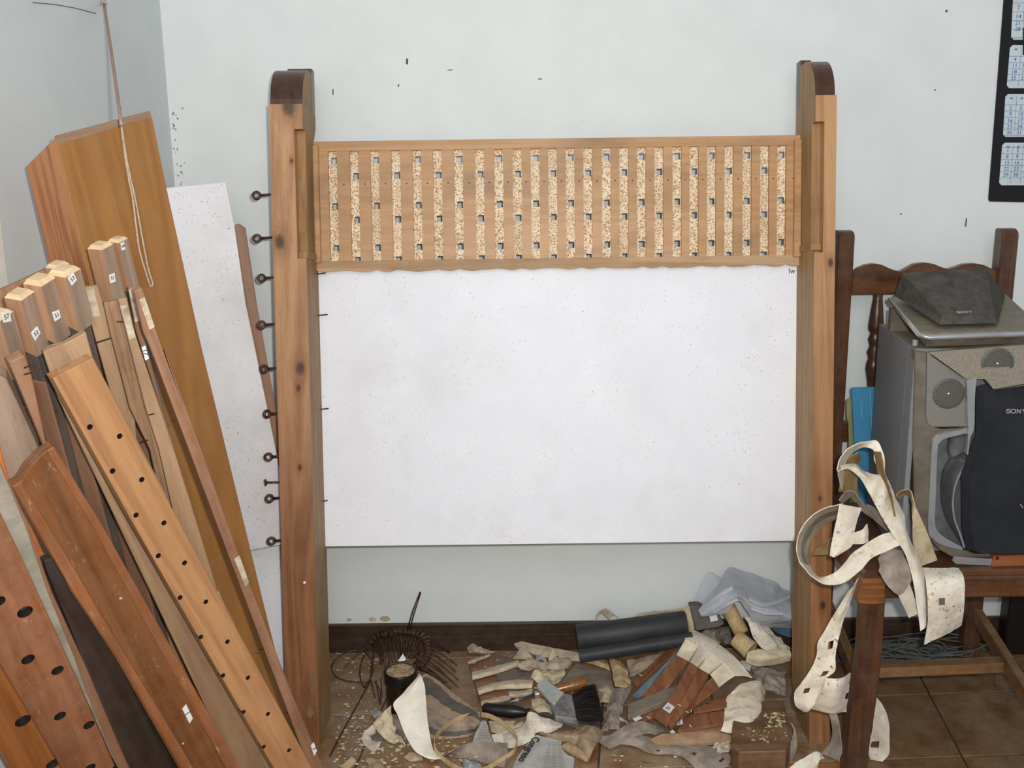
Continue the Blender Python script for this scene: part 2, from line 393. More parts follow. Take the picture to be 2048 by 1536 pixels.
def post(side, xl, xr, zc, ztop, znl, znh, matf, foot):
    """side=+1: inner face towards +x (left post)"""
    inner = xr if side > 0 else xl
    nw = 0.019
    def prof(notch):
        y0 = 0.028 if notch else 0
        P = [(0, 0), (0, znl)]
        if notch: P += [(y0, znl), (y0, znh)]
        P += [(0, znh), (0, zc), (DP, zc)]
        if side > 0: P += [(DP, zc-0.03), (DP-0.026, zc-0.062), (DP-0.028, zc-0.095), (DP, zc-0.11)]
        if foot: P += [(DP, 0.115), (DP-0.004, 0.085), (DP-0.03, 0.03), (DP-0.04, 0)]
        else: P += [(DP, 0)]
        return P
    a, b = (xl, xr-nw) if side > 0 else (xl+nw, xr)
    g1 = gextrude([V((a, y, z)) for y, z in prof(False)], (b-a, 0, 0))
    a2, b2 = (xr-nw, xr) if side > 0 else (xl, xl+nw)
    g2 = gextrude([V((a2, y, z)) for y, z in prof(True)], (b2-a2, 0, 0))
    def cls(g):
        mi = []
        for f in g[1]:
            vs = [V(g[0][i]) for i in f]; c = sum(vs, V())/len(vs)
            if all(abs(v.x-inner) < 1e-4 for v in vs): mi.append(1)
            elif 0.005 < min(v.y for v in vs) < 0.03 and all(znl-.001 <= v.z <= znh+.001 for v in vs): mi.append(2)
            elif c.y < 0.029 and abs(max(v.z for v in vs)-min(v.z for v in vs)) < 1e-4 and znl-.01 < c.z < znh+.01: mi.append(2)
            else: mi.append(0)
        return g[0], g[1], mi
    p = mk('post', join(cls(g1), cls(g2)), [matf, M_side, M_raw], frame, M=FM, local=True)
    # rounded dark top
    P = [(0.004, zc)]
    for k in range(13):
        an = pi/2*k/12; P.append((0.004+0.085*(1-cos(an)), zc+(ztop-zc)*sin(an)))
    P += [(DP-0.03, ztop), (DP-0.03, zc)]
    e = 0.003
    x0, x1 = (xl+e, xr) if side > 0 else (xl, xr-e)
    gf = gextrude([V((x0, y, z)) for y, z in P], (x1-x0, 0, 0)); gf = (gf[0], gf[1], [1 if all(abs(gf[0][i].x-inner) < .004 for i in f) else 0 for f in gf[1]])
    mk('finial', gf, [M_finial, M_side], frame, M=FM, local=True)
    x0, x1 = (xl+0.018, xr) if side > 0 else (xl, xr-0.022)
    mk('finial_back', gextrude([V((x0, y, z)) for y, z in ((DP-0.03, zc), (DP-0.03, ztop+0.010), (DP-.027, ztop+.013), (DP, ztop+0.013), (DP, zc))], (x1-x0, 0, 0)), [M_finial], frame, M=FM, local=True)
    return p
xl0 = (FP(541, 400).x+FP(572, 1339).x)/2; xl1 = (FP(609, 523).x+FP(642, 1463).x)/2
xr0 = (FP(1613, 1225).x+FP(1638, 400).x)/2; xr1 = (FP(1680, 300).x+FP(1652, 1477).x)/2
post(1, xl0, xl1, zl(575, 208), zl(600, 124), zl(600, 517), zl(600, 258), M_postL, False)
post(-1, xr0, xr1, zl(1660, 190), zl(1650, 106), zl(1630, 505), zl(1630, 243), M_postR, True)
# ledges closing the rebates at the bottom
for a, b, px in ((xl1-0.0185, xl1+0.003, 600), (xr0-0.003, xr0+0.0185, 1630)):
    z = zl(px, 517 if px < 1000 else 500)
    mk('ledge', gbox(a, b, 0.010, DP-0.03, z, z+0.015, 0.001), M_side, frame, M=FM, local=True)

# grille (depth measured from the post front)
GD = 0.118                      # front face of the grille
GT = 0.010
gx0, gx1 = xl1-0.001, xr0+0.001
sl_px = [667, 710, 751, 793, 835, 876, 918, 960, 998.5, 1035, 1071, 1106, 1141, 1176, 1213, 1248, 1283, 1318, 1354, 1388, 1423, 1458, 1494, 1529, 1563]
def gz(px, yl, yr): return FP(px, yl+(yr-yl)*(px-640)/(1600-640), GD).z
ztopr = lambda px: gz(px, 283, 270); zst = lambda px: gz(px, 302, 291); zsb = lambda px: gz(px, 521, 511)
zT = (ztopr(640)+ztopr(1600))/2; zA = (zst(640)+zst(1600))/2; zB = (zsb(640)+zsb(1600))/2
# the grille leans a little: rotate its z by a shear along x
shear = (ztopr(1600)-ztopr(640))/(FP(1600, 270, GD).x-FP(640, 283, GD).x)
xm = (FP(640, 283, GD).x+FP(1600, 270, GD).x)/2
SH = Matrix(((1, 0, 0, 0), (0, 1, 0, 0), (shear, 0, 1, -shear*xm), (0, 0, 0, 1)))
grille = mk('grille_rail', xf(gbox(gx0, gx1, GD, GD+GT+0.012, zA, zT, 0.001), SH), M_grille, frame, M=FM, local=True)
# scalloped bottom rail
sc, n = [], 150
for i in range(n+1):
    x = gx0+(gx1-gx0)*i/n
    sc.append((x, zB-0.021-0.0045*abs(sin(i*0.11*pi+0.6*sin(i*.3)))-0.002*mnoise.noise(V((x*40, 0, 0)))))
bv, bf = [], []
for x, z in sc:
    for y in (GD+0.001, GD+0.012): bv += [V((x, y, zB)), V((x, y, z))]
for i in range(n):
    a = i*4; b = a+4
    bf += [(a, b, b+1, a+1), (a+2, a+3, b+3, b+2), (a, a+2, b+2, b), (a+1, b+1, b+3, a+3)]
bf += [(0, 1, 3, 2), (n*4, n*4+2, n*4+3, n*4+1)]
M_bot = wood('stained_bottom_rail', 'c3a078', '93683f', 'x', 0.6, dust=0.35, stain=0.35)
mk('bottom_rail', xf((bv, bf), SH), M_bot, frame, M=FM, local=True)
# bars between the slots and the pierced cream backing behind each slot
xs = [FP(p, 400+(p-1100)*-0.011, GD).x for p in sl_px]; sw = 0.0205
edges = [gx0]+[v for x in xs for v in (x-sw/2, x+sw/2)]+[gx1]
for k in range(0, len(edges), 2):
    mk('slat', xf(gbox(edges[k], edges[k+1], GD, GD+GT, zB, zA), SH), M_grille, frame, M=FM, local=True)
hz_odd = [FP(1106, y, GD+GT).z for y in (316, 407, 490.5)]; hz_ev = [FP(1106, y, GD+GT).z for y in (347, 434.5, 515)]
for k, x in enumerate(xs):
    hs = hz_odd if k % 2 == 0 else hz_ev
    z0, z1 = zB-0.004, zA+0.004
    cuts = []
    for h in sorted(hs):
        cuts.append((max(z0, h-0.0072), h+0.0072))
    y0, y1 = GD+GT, GD+GT+0.009
    gs = []; z = z0; xa, xb = x-sw/2-0.002, x+sw/2+0.002; ha, hb = x-0.0040+random.uniform(-.0012, .0008), x+0.0085
    for c0, c1 in cuts:
        if c0 > z: gs.append(setmi(gbox(xa, xb, y0, y1, z, c0), 0))
        gs.append(setmi(gbox(xa, ha, y0, y1, c0, c1), 0)); gs.append(setmi(gbox(hb, xb, y0, y1, c0, c1), 0)); z = c1
    gs.append(setmi(gbox(xa, xb, y0, y1, z, z1), 0))
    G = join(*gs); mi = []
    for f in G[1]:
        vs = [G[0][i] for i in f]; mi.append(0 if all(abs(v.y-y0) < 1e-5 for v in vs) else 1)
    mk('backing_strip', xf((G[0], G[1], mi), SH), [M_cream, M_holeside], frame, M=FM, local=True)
for a, b in ((gx0, gx0+0.013), (gx1-0.016, gx1)):
    mk('side_batten', gbox(a, b, GD-0.012, GD+0.001, zB-0.004, zA+0.012, 0.0015), M_grille, frame, M=FM, local=True)
M_dimple = plain('nail_dimple', '6b4526', .7)
for k in range(2, len(edges), 2):
    xx = (edges[k]+edges[k+1])/2
    for zz in (zB+(zA-zB)*.70,):
        mk('nail_head', xf(glathe([(0.0021, -0.001), (0.0018, 0.0004), (0, 0.0005)], (xx, GD, zz), (0, -1, 0), 8), SH), M_dimple, frame, M=FM, local=True)
# white panel hung behind the posts
PD_ = 0.137
a = FP(655, 1087, PD_); b = FP(1583, 1087, PD_); zt = zB-0.014
mk('white_panel', gbox(xl0+0.03, xr1-0.03, PD_, PD_+0.004, (a.z+b.z)/2, zt), M_panel, frame, M=FM, local=True, label='white rust-speckled panel closing the frame below the grille')
# panel mounting nails on the inner side of the left post
for (px, py, tx) in ((638, 548, 651), (641, 631, 655), (643, 819, 657), (647, 1003, 655)):
    p = FP(px, py, 0.12); q = FP(tx, py-2, 0.12)
    mk('nail', gtube([V((xl1-0.002, 0.12, p.z)), V((q.x, 0.122, q.z))], 0.0016, 6), M_iron, frame, M=FM, local=True)
# eye screws along the outer side of the left post
eyes = [(513, 391), (514, 477), (523, 556.5), (523, 650), (528, 738), (534, 828), (537, 914), (539, 997), (543, 1082)]
for i, (px, py) in enumerate(eyes):
    dep = 0.05; c = FP(px, py, dep)
    rot = [0.1, 0.15, 0.5, 0.3, 0.5, 0.9, 0.2, 0.4, 0.3][i]
    r, tr = 0.0075, 0.0032
    ring = [c+V((cos(a)*r*cos(rot), sin(rot)*r*cos(a), sin(a)*r)) for a in [2*pi*k/18 for k in range(18)]]
    g = join(gtube(ring, tr, 8, closed=True), gtube([c+V((r, 0, 0)), V((xl0+0.004, dep, c.z+0.003))], [0.0034, 0.0022], 8))
    mk('eye_screw', g, M_iron, frame, M=FM, local=True, smooth=True)
c = FP(532, 964, 0.05)
mk('bent_nail', join(gtube([c, c+V((.008, 0, -.001)), V((xl0+.003, .05, c.z))], .0022, 7), gtube([c+V((-.0015, 0, .006)), c+V((-.0005, 0, .0)), c+V((0.000, 0, -.008))], .0026, 7)), M_iron, frame, M=FM, local=True, smooth=True)
# pale nail plug and small dents
p = FP(609, 1165); mk('plug', glathe([(0.0035, -0.001), (0.003, 0.0008), (0.0, 0.001)], (p.x, 0, p.z), (0, -1, 0), 10), M_white, frame, M=FM, local=True)
p = FP(1587, 537, PD_)
mk('pencil_mark', text_geo('Iw', 0.018, Matrix(((0.9, 0, 0, p.x-0.004), (0, 0, 1, PD_-0.0006), (0, 1, 0, p.z-.006), (0, 0, 0, 1)))), M_ink, frame, M=FM, local=True)

# ================================================================ leaning boards in the left corner
class Slab:
    def __init__(s, name, outline, top, bot, turn, th, mats, parent=None, bev=0.0012, prof=None, **tags):
        T = PD(*top); B = PZ(bot[0], bot[1], 0.0) if len(bot) == 2 else PD(*bot)
        z = (T-B).normalized(); c = (CC-(T+B)/2); n = (c-z*c.dot(z)).normalized()
        n = Matrix.Rotation(radians(turn), 4, z) @ n
        y = -n
        x = y.cross(z)                      # to the right as seen from the camera
        s.o, s.n, s.th = B, n, th
        s.M = Matrix(((x.x, y.x, z.x, B.x), (x.y, y.y, z.y, B.y), (x.z, y.z, z.z, B.z), (0, 0, 0, 1))); s.I = s.M.inverted()
        pts = []
        for p in outline:
            q = s.px(*p)
            if p[1] >= 1590: q.z = 0.0        # out of the picture: cut square on the floor
            pts.append(q)
        # end flat on the floor: drop anything below it
        g = gextrude(pts, (0, th, 0), bev)
        s.obj = mk(name, g, mats, parent, M=s.M, local=True, **tags)
        if parent is None: s.obj_root = s.obj
    def px(s, px, py, dep=0.0):
        p = s.I @ PP(px, py, s.o-s.n*dep, s.n); return V((p.x, dep, p.z))
    def sticker(s, name, quad, mat, dep=-0.0006, th=0.0005, parent=None):
        return mk(name, gextrude([s.px(*p, dep) for p in quad], (0, th, 0)), mat, parent or s.obj, M=s.M, local=True)
    def text(s, body, px, py, size, right, mat=None, dep=-0.0009, sx=1.0, parent=None):
        """right: pixel direction of the reading line"""
        a = s.px(px, py, dep); b = s.px(px+right[0], py+right[1], dep); e = (b-a).normalized(); up = V((0, -1, 0)).cross(e)
        M = Matrix(((e.x, up.x, 0, a.x), (e.y, up.y, -1, a.y), (e.z, up.z, 0, a.z), (0, 0, 0, 1)))
        return mk('number', text_geo(body, size, M, 0.0, sx), mat or M_ink, parent or s.obj, M=s.M, local=True)

def drill(o, holes, mat, depth=0.02, seg=14):
    """bore blind round holes into a slab: (local x, local z, r)"""
    cut = join(*[glathe([(r, -0.01), (r, depth), (r*0.5, depth+0.004)], (x, 0, z), (0, 1, 0), seg) for x, z, r in holes])
    me = bpy.data.meshes.new('c'); me.from_pydata([tuple(v) for v in cut[0]], [], cut[1]); me.materials.append(mat)
    bm = bmesh.new(); bm.from_mesh(me); bmesh.ops.recalc_face_normals(bm, faces=bm.faces); bm.to_mesh(me); bm.free()
    c = bpy.data.objects.new('c', me); COL.objects.link(c); c.matrix_basis = WM[o]
    m = o.modifiers.new('b', 'BOOLEAN'); m.operation = 'DIFFERENCE'; m.object = c; m.solver = 'EXACT'
    if hasattr(m, 'material_mode'): m.material_mode = 'TRANSFER'
    bpy.context.view_layer.update()
    dg = bpy.context.evaluated_depsgraph_get(); nm = bpy.data.meshes.new_from_object(o.evaluated_get(dg))
    nm.name = o.name
    o.modifiers.clear(); o.data = nm
    bpy.data.objects.remove(c)

W_box = wood('orange_varnished_plywood', 'a5733d', '8a5c2c', 'z', 0.38, dust=0.1, stain=0.15, ring=0.8, grain=0.6, spec=0.4)
W_boxs = wood('red_brown_pine', 'ad744c', '7d452a', 'z', 0.4, dust=0.06, stain=0.2, ring=1.2, rw=0.75)
W_end = wood('weathered_end_grain', 'a98c70', '7d5e48', 'x', 0.7, dust=0.2, stain=0.35)
W_pipe = wood('pipe_pine', 'b98e6c', '93684e', 'z', 0.5, dust=0.15, stain=0.2)
W_grey = wood('dusty_grey_pipe_wood', 'a88f7c', '7b6453', 'z', 0.65, dust=0.3, stain=0.4, dustcol='938779')
W_dark = wood('dusty_dark_wood', '6b5c52', '3b322d', 'z', 0.7, dust=0.4, stain=0.4, dustcol='7c766d')
W_cream = wood('fresh_cut_end', 'e2c7a2', 'c9a67e', 'x', 0.6, stain=0.12)
W_slat = wood('slat_pine', 'a1765a', '7c5340', 'z', 0.5, dust=0.2, stain=0.35, scuff=0.2)
W_slat2 = wood('pale_slat_pine', 'b1906f', '8a6a50', 'z', 0.5, dust=0.2, stain=0.4)
W_hole = wood('golden_hole_board', 'bd8d62', '986a47', 'z', 0.42, dust=0.06, stain=0.3, staincol='7a4a28')
W_mould = wood('brown_moulding', '82522f', '54301a', 'z', 0.35, dust=0.12, stain=0.3, dustcol='b59a80', scuff=0.35)
W_mould_l = wood('rubbed_moulding_edge', '9c623c', '6f3f25', 'z', 0.4, dust=0.15, stain=0.3, scuff=0.8)
W_black = wood('dark_stained_board', '39302c', '1b1614', 'z', 0.35, dust=0.2, stain=0.2, dustcol='5f5a58')
W_wind = wood('red_brown_board', 'a56d4b', '7d4a30', 'z', 0.42, dust=0.3, stain=0.35, dustcol='b79a84', scuff=0.4)
M_orange = plain('orange_painted_end', 'd07a45', 0.5, var=0.06)
M_felt = plain('grey_felt', 'a8a294', 0.95, var=0.12, scale=18, col2='857f72', spec=0.1, bump=0.2)
M_bore_shade = plain('shaded_bore', '2b2422', 0.6, var=0.3, scale=120, col2='151110')  # dark lining puts the shade inside the bored holes into colour
M_paper = plain('yellowed_torn_paper', 'c9bca4', 0.8, var=0.15, scale=50, col2='8f8272')
M_hard = plain('white_hardboard', 'eeeef2', 0.5, var=0.02, scale=8, specks=0.8, speckcol='a0623c', spsize=280, sth=0.685, stain=0.25, staincol='a59a8c')
M_cord = plain('pinkish_cord', 'c8b49e', 0.8, var=0.1, scale=200)

# tall box of plywood at the back of the pile
bx = Slab('wooden_box', [(112, 275), (300, 224), (334, 377), (405, 700), (538, 1249), (628, 1612), (432, 1612), (180, 567)], (210, 250, 1.68), (530, 1585), 37, 0.094, [W_boxs],
          label='tall orange plywood box with red-brown side leaning in the corner', cat='box')
me_ = bx.obj.data
zmx = max(v.co.z for v in me_.vertices)
for v in me_.vertices:            # the back of the box is cut lower than its front
    if v.co.z > zmx-0.08 and v.co.y > 0.05: v.co.z -= 0.047
fp = Slab('front_panel', [(116, 290), (305, 234), (334, 377), (405, 700), (538, 1249), (628, 1612), (434, 1612), (180, 567)], (210, 250, 1.676), (530, 1585), 37, 0.0035, [W_box], parent=bx.obj)
mk('top_end', gextrude([bx.px(111, 272, -0.001), bx.px(300, 222, -0.001), bx.px(303, 236, -0.001), bx.px(116, 290, -0.001)], (0, 0.003, 0)), W_end, bx.obj, M=bx.M, local=True)

# hardboard sheets standing against the back wall, and a batten behind the post
w1 = Slab('hardboard_sheet', [(330, 376), (452, 364), (469, 450), (492, 608), (511, 700), (548, 880), (572, 1010), (590, 1085), (440, 1112)], (392, 370, 2.36), (545, 1420), 4, 0.004, [M_hard],
          label='white hardboard sheet with rusty specks leaning behind the orange plywood box', cat='board')
w2 = Slab('hardboard_offcut', [(400, 1060), (610, 1060), (655, 1412), (520, 1412)], (500, 1060, 2.39), (560, 1415), 4, 0.004, [M_hard],
          label='lower white hardboard piece standing beneath the rust-specked sheet, left of the post', cat='board')
bt = Slab('batten', [(469, 450), (478, 447), (491, 456), (514, 610), (548, 796), (640, 1390), (606, 1390), (492, 608)], (480, 450, 2.415), (622, 1376), 0, 0.012, [W_slat],
          label='thin brown batten leaning between white hardboard and left frame post', cat='batten')

# cord hung from a nail on the left wall and lying over the box
nail = CC+ray(208, 6)*((XW+0.006-CC.x)/ray(208, 6).x)
cord = empty('hanging_cord', nail, label='thin doubled cord hanging from the left wall over the plywood box', cat='cord')
c1 = [nail, PD(222, 100, 1.95), PD(238, 215, 1.68), PD(243, 250, 1.63)]
mk('upper_cord', gtube(spline(c1, 20), 0.0028, 8), plain('pink_cord', 'b39385', 0.8, var=0.1, scale=200), cord, smooth=True)
def onbox(px, py): return bx.M @ bx.px(px, py, -0.007)
sA = [(242, 245), (250, 310), (258, 360), (266, 400), (272, 450), (279, 500), (290, 540), (300, 570), (304, 573)]
sB = [(242, 245), (252, 310), (262, 360), (271, 400), (280, 450), (289, 500), (297, 540), (305, 565), (304, 573)]
mk('cord_strand', gtube(spline([onbox(*p) for p in sA], 40), 0.0016, 7), M_cord, cord, smooth=True)
mk('cord_strand', gtube(spline([onbox(*p) for p in sB], 40), 0.0016, 7), M_cord, cord, smooth=True)
kb = bmesh.new(); bmesh.ops.create_icosphere(kb, subdivisions=2, radius=0.0065)
for v in kb.verts: v.co = v.co + nail
mk('knot', kb, M_cord, cord, smooth=True)
mk('nail', gtube([nail+V((0, 0, 0.002)), V((XW+0.001, nail.y, nail.z+0.003))], 0.0017, 6), M_iron, cord)

# square wooden organ pipes
def pipe(name, tpx, bpx, s, rot, mouth, label, lab=None, labtext='', cut=0.0, dt=1.6, lower=True, group=None):
    """tpx: (px,py) of the cap centre, bpx: (px,py) where it meets the floor; s: side; mouth: (px,py) on the axis where the upper body ends"""
    T = PD(tpx[0], tpx[1], dt); B = PZ(bpx[0], bpx[1], 0)
    z = (T-B).normalized(); n = (CC-T); n = (n-z*n.dot(z)).normalized(); n = Matrix.Rotation(radians(rot), 4, z) @ n
    y = -n
    x = y.cross(z)
    M = Matrix(((x.x, y.x, z.x, B.x), (x.y, y.y, z.y, B.y), (x.z, y.z, z.z, B.z), (0, 0, 0, 1))); I = M.inverted()
    L = (T-B).length
    e = empty(name, M=M, label=label, cat='organ pipe', group=group)
    # length of the upper block: nearest point of the axis to the ray through the mouth pixel
    r = ray(*mouth); w0 = B-CC; b_ = z.dot(r); dd = z.dot(w0); e_ = r.dot(w0); zm = (b_*e_-r.dot(r)*dd)/(r.dot(r)-b_*b_)
    h = s/2; c = 0.16*s
    v = []
    sl = 0.35*s
    for (hx, zz, zq) in ((h, zm, zm-sl), (h, L-c*1.3, L-c*1.3), (h-c, L, L)):
        v += [V((-hx, -hx, zz)), V((hx, -hx, zq if zz == zm else zz)), V((hx, hx, zq if zz == zm else zz)), V((-hx, hx, zz))]
    f = [(3, 2, 1, 0)]; mi = [2]
    for k in range(4): f.append((k, (k+1) % 4, 4+(k+1) % 4, 4+k)); mi.append(0 if k in (0, 2) else 1)
    for k in range(4): f.append((4+k, 4+(k+1) % 4, 8+(k+1) % 4, 8+k)); mi.append(3)
    f.append((8, 9, 10, 11)); mi.append(3)
    mk('pipe_head', (v, f, mi), [W_pipe, W_grey, W_dark, W_cream], e, M=M, local=True)
    if lower:
        g = gbox(-h*0.62, h*0.62, -h*0.62, h*0.9, 0, zm+0.004, 0.0008)
        mk('pipe_body', g, W_dark, e, M=M, local=True)
        mk('mouth_plate', gbox(-h*0.96, h*0.96, -h*0.9, -h*0.62, 0.0, zm-0.055, 0.0008), W_slat, e, M=M, local=True)
    if lab:
        # sticker on the right-hand visible face (x = +h) or the front (y = -h)
        q = []
        for p in lab:
            r = M.inverted().to_3x3() @ ray(*p); o = I @ CC; t = (h+0.0006-o.x)/r.x; q.append(o+r*t)
        qc = sum(q, V())/4
        mk('label', gextrude(q, (-0.0005, 0, 0)), M_white, e, M=M, local=True)
        up = ((q[0]+q[1])-(q[2]+q[3])).normalized(); up = (up-V((1, 0, 0))*up.x).normalized(); e1_ = up.cross(V((1, 0, 0)))
        mm = Matrix(((0, 0, 1, h+0.0009), (e1_.y, up.y, 0, qc.y), (e1_.z, up.z, 0, qc.z), (0, 0, 0, 1)))
        # reading direction e1 x up = +x
        mk('number', text_geo(labtext, (q[0]-q[3]).length*0.6, mm), M_ink, e, M=M, local=True)
    return e
def bpt(x, y): return (x/4.096, 440+y/4.096)
gp = None
pipe('organ_pipe', (-6, 622), (290, 1640), 0.028, -45, (27, 740), 'leftmost square organ pipe, cut by the frame edge, its number near the dusty mouth', [bpt(10, 755), bpt(80, 745), bpt(95, 830), bpt(30, 842)], '57', dt=1.42)
pipe('organ_pipe', (37, 582), (332, 1640), 0.028, -45, (68, 690), 'square organ pipe with cream chamfered cap, second of the front row from the left', [bpt(255, 925), bpt(305, 870), bpt(332, 925), bpt(288, 990)], '52', dt=1.44)
pipe('organ_pipe', (77, 553), (372, 1640), 0.031, -45, (110, 662), 'square organ pipe with pale cap, third of the front row, number low by its mouth', [bpt(428, 755), bpt(485, 735), bpt(498, 800), bpt(450, 832)], '51', dt=1.46)
pipe('organ_pipe', (126, 535), (412, 1640), 0.032, -45, (155, 638), 'square organ pipe ending the front row, number high beside its pale cap', [bpt(555, 475), bpt(602, 430), bpt(630, 490), bpt(590, 538)], '53', dt=1.48)
pipe('organ_pipe', (113, 525), (400, 1606), 0.024, -45, (142, 640), 'organ pipe hidden behind the row, only its pale cap peeping out', dt=1.54)
pipe('organ_pipe', (199, 486), (470, 1612), 0.0265, -42, (225, 596), 'taller greyish organ pipe against the plywood box, number halfway down', [bpt(895, 450), bpt(938, 432), bpt(948, 505), bpt(905, 518)], '51', dt=1.57)
pipe('organ_pipe', (234, 475), (500, 1606), 0.0215, -42, (256, 572), 'tallest grey organ pipe in the pile, paper number beside its cap', [bpt(988, 190), bpt(1015, 180), bpt(1028, 240), bpt(1000, 250)], '54', dt=1.60)
# plank behind the pipe row
Slab('plank', [(-60, 616), (0, 581), (128, 523), (136, 527), (240, 900), (480, 1660), (360, 1660)], (40, 570, 1.555), (420, 1622), -14, 0.012, [W_slat], label='thin brown plank standing behind the row of organ pipes', cat='plank')
# slats with torn paper labels
def cpt(x, y): return (x/3.657, 700+y/3.657)
def dpt(x, y): return (x/3.012, 1050+y/3.012)
q1 = Slab('slat', [bpt(665, 560), bpt(800, 542), bpt(850, 700), bpt(1100, 1536), cpt(1000, 700), (480, 1640), (420, 1640), bpt(940, 1536)], (180, 575, 1.515), (450, 1640), 3, 0.008, [W_slat2], label='pale slat with a torn yellowed paper top beside the organ pipes', cat='slat')
q1.sticker('torn_paper', [bpt(672, 572), bpt(770, 565), bpt(785, 640), bpt(820, 785), bpt(750, 800), bpt(705, 700)], M_paper)
q2 = Slab('slat', [bpt(850, 680), bpt(970, 662), bpt(1005, 760), bpt(1200, 1536), (345, 940), (500, 1640), (462, 1640), (300, 900), bpt(1060, 1536), bpt(905, 930)], (222, 604, 1.495), (481, 1652), 3, 0.009, [wood('split_rough_slat', 'a87f5e', '604230', 'z', 0.7, dust=0.3, stain=0.7, ring=2)], label='rough split slat with dark cracks and a nail near its top', cat='slat')
for a, b in ((bpt(960, 832), bpt(1020, 835)), (bpt(785, 1005), bpt(905, 968)), (cpt(1040, 665), cpt(1092, 658))):
    mk('nail', gtube([q2.px(*a, -0.012), q2.px(*b, 0.004)], 0.0011, 6), M_iron, q2.obj, M=q2.M, local=True)
q3 = Slab('slat', [bpt(968, 655), bpt(1040, 640), bpt(1110, 940), bpt(1310, 1536), cpt(1250, 660), cpt(1420, 1200), dpt(1310, 400), dpt(1420, 600), (540, 1645), (488, 1645), (318, 900), bpt(1190, 1536)], (245, 600, 1.475), (514, 1664), 3, 0.009, [W_slat2], label='slat with a long stained paper strip and a small white tag', cat='slat')
q3.sticker('paper_strip', [bpt(985, 705), bpt(1040, 695), bpt(1112, 960), bpt(1060, 980)], M_paper)
q3.sticker('tag', [bpt(1160, 1045), bpt(1190, 1028), bpt(1220, 1135), bpt(1190, 1152)], M_white); q3.text('IZ', *bpt(1188, 1090), 0.012, (0.35, 1))
q3.sticker('paper_patch', [dpt(1298, 405), dpt(1318, 400), dpt(1362, 510), dpt(1352, 520)], M_paper)
mk('nail', gtube([q3.px(*cpt(1090, 475), -0.004), q3.px(*cpt(1128, 465), -0.012)], 0.001, 6), M_iron, q3.obj, M=q3.M, local=True)
q4 = Slab('slat', [bpt(1050, 556), bpt(1085, 545), bpt(1150, 830), bpt(1330, 1536), (560, 1630), (540, 1630), bpt(1270, 1400), bpt(1110, 900)], (260, 576, 1.53), (550, 1632), 3, 0.008, [W_slat], label='narrow slat tucked between two slats, paper strip at its head', cat='slat')
q4.sticker('paper_strip', [bpt(1055, 572), bpt(1085, 560), bpt(1145, 825), bpt(1108, 838)], M_paper)
q5 = Slab('slat', [bpt(1100, 590), bpt(1115, 572), bpt(1165, 560), bpt(1190, 625), bpt(1265, 870), bpt(1505, 1536), cpt(1200, 0), cpt(1480, 750), cpt(1760, 1536), (582, 1382), (646, 1536), (684, 1625), (652, 1625), (617, 1536), (573, 1418), (472, 1150), (303, 700), bpt(1180, 930)], (277, 579, 1.455), (668, 1655), 6, 0.014, [W_slat], label='longest brown slat crossing in front of the left frame post', cat='slat')
q5.sticker('paper_strip', [bpt(1140, 655), bpt(1185, 632), bpt(1268, 875), bpt(1225, 900)], M_paper)
q5.sticker('paper_patch', [dpt(1412, 205), dpt(1442, 182), dpt(1500, 345), dpt(1478, 372)], M_paper)
q5.sticker('tag', [dpt(1872, 1330), dpt(1890, 1308), dpt(1910, 1360), dpt(1892, 1392)], M_white); q5.text('F', *dpt(1891, 1350), 0.011, (0.4, 1))
for a, b in ((cpt(1255, 516), cpt(1280, 516)), (dpt(1558, 750), dpt(1592, 748)), (dpt(1715, 1130), dpt(1765, 1132))):
    mk('nail', gtube([q5.px(*a, 0.002), q5.px(*b, 0.004)], 0.0011, 6), M_iron, q5.obj, M=q5.M, local=True)
# board behind the drilled board
kb_ = Slab('board', [(87, 706), (100, 697), (128, 689), (172, 665), (186, 716), (330, 985), (600, 1640), (520, 1640), (118, 800)], (130, 690, 1.435), (560, 1672), 3, 0.014, [W_slat2], label='plain tan board whose top edge shows behind the drilled golden board', cat='board')
# drilled golden board
H_ = Slab('drilled_board', [(106, 757), (187, 716), (240, 818), (362, 1050), (624, 1536), (684, 1647), (612, 1647), (548, 1536), (268, 1050)], (146, 738, 1.40), (648, 1690), 12, 0.026, [W_hole, M_bore_shade], label='golden board with two rows of round holes leaning across the pile', cat='board')
hp = [cpt(*p) for p in ((657, 563), (875, 630), (823, 885), (1037, 948), (995, 1208), (1199, 1265), (1158, 1505))]+[dpt(*p) for p in ((1112, 228), (1085, 437), (1240, 463), (1210, 675), (1370, 703), (1343, 907), (1494, 920), (1466, 1127), (1614, 1138), (1588, 1337), (1741, 1357))]
drill(H_.obj, [(H_.px(*p).x, H_.px(*p).z, 0.0042) for p in hp], M_bore_shade, 0.012)
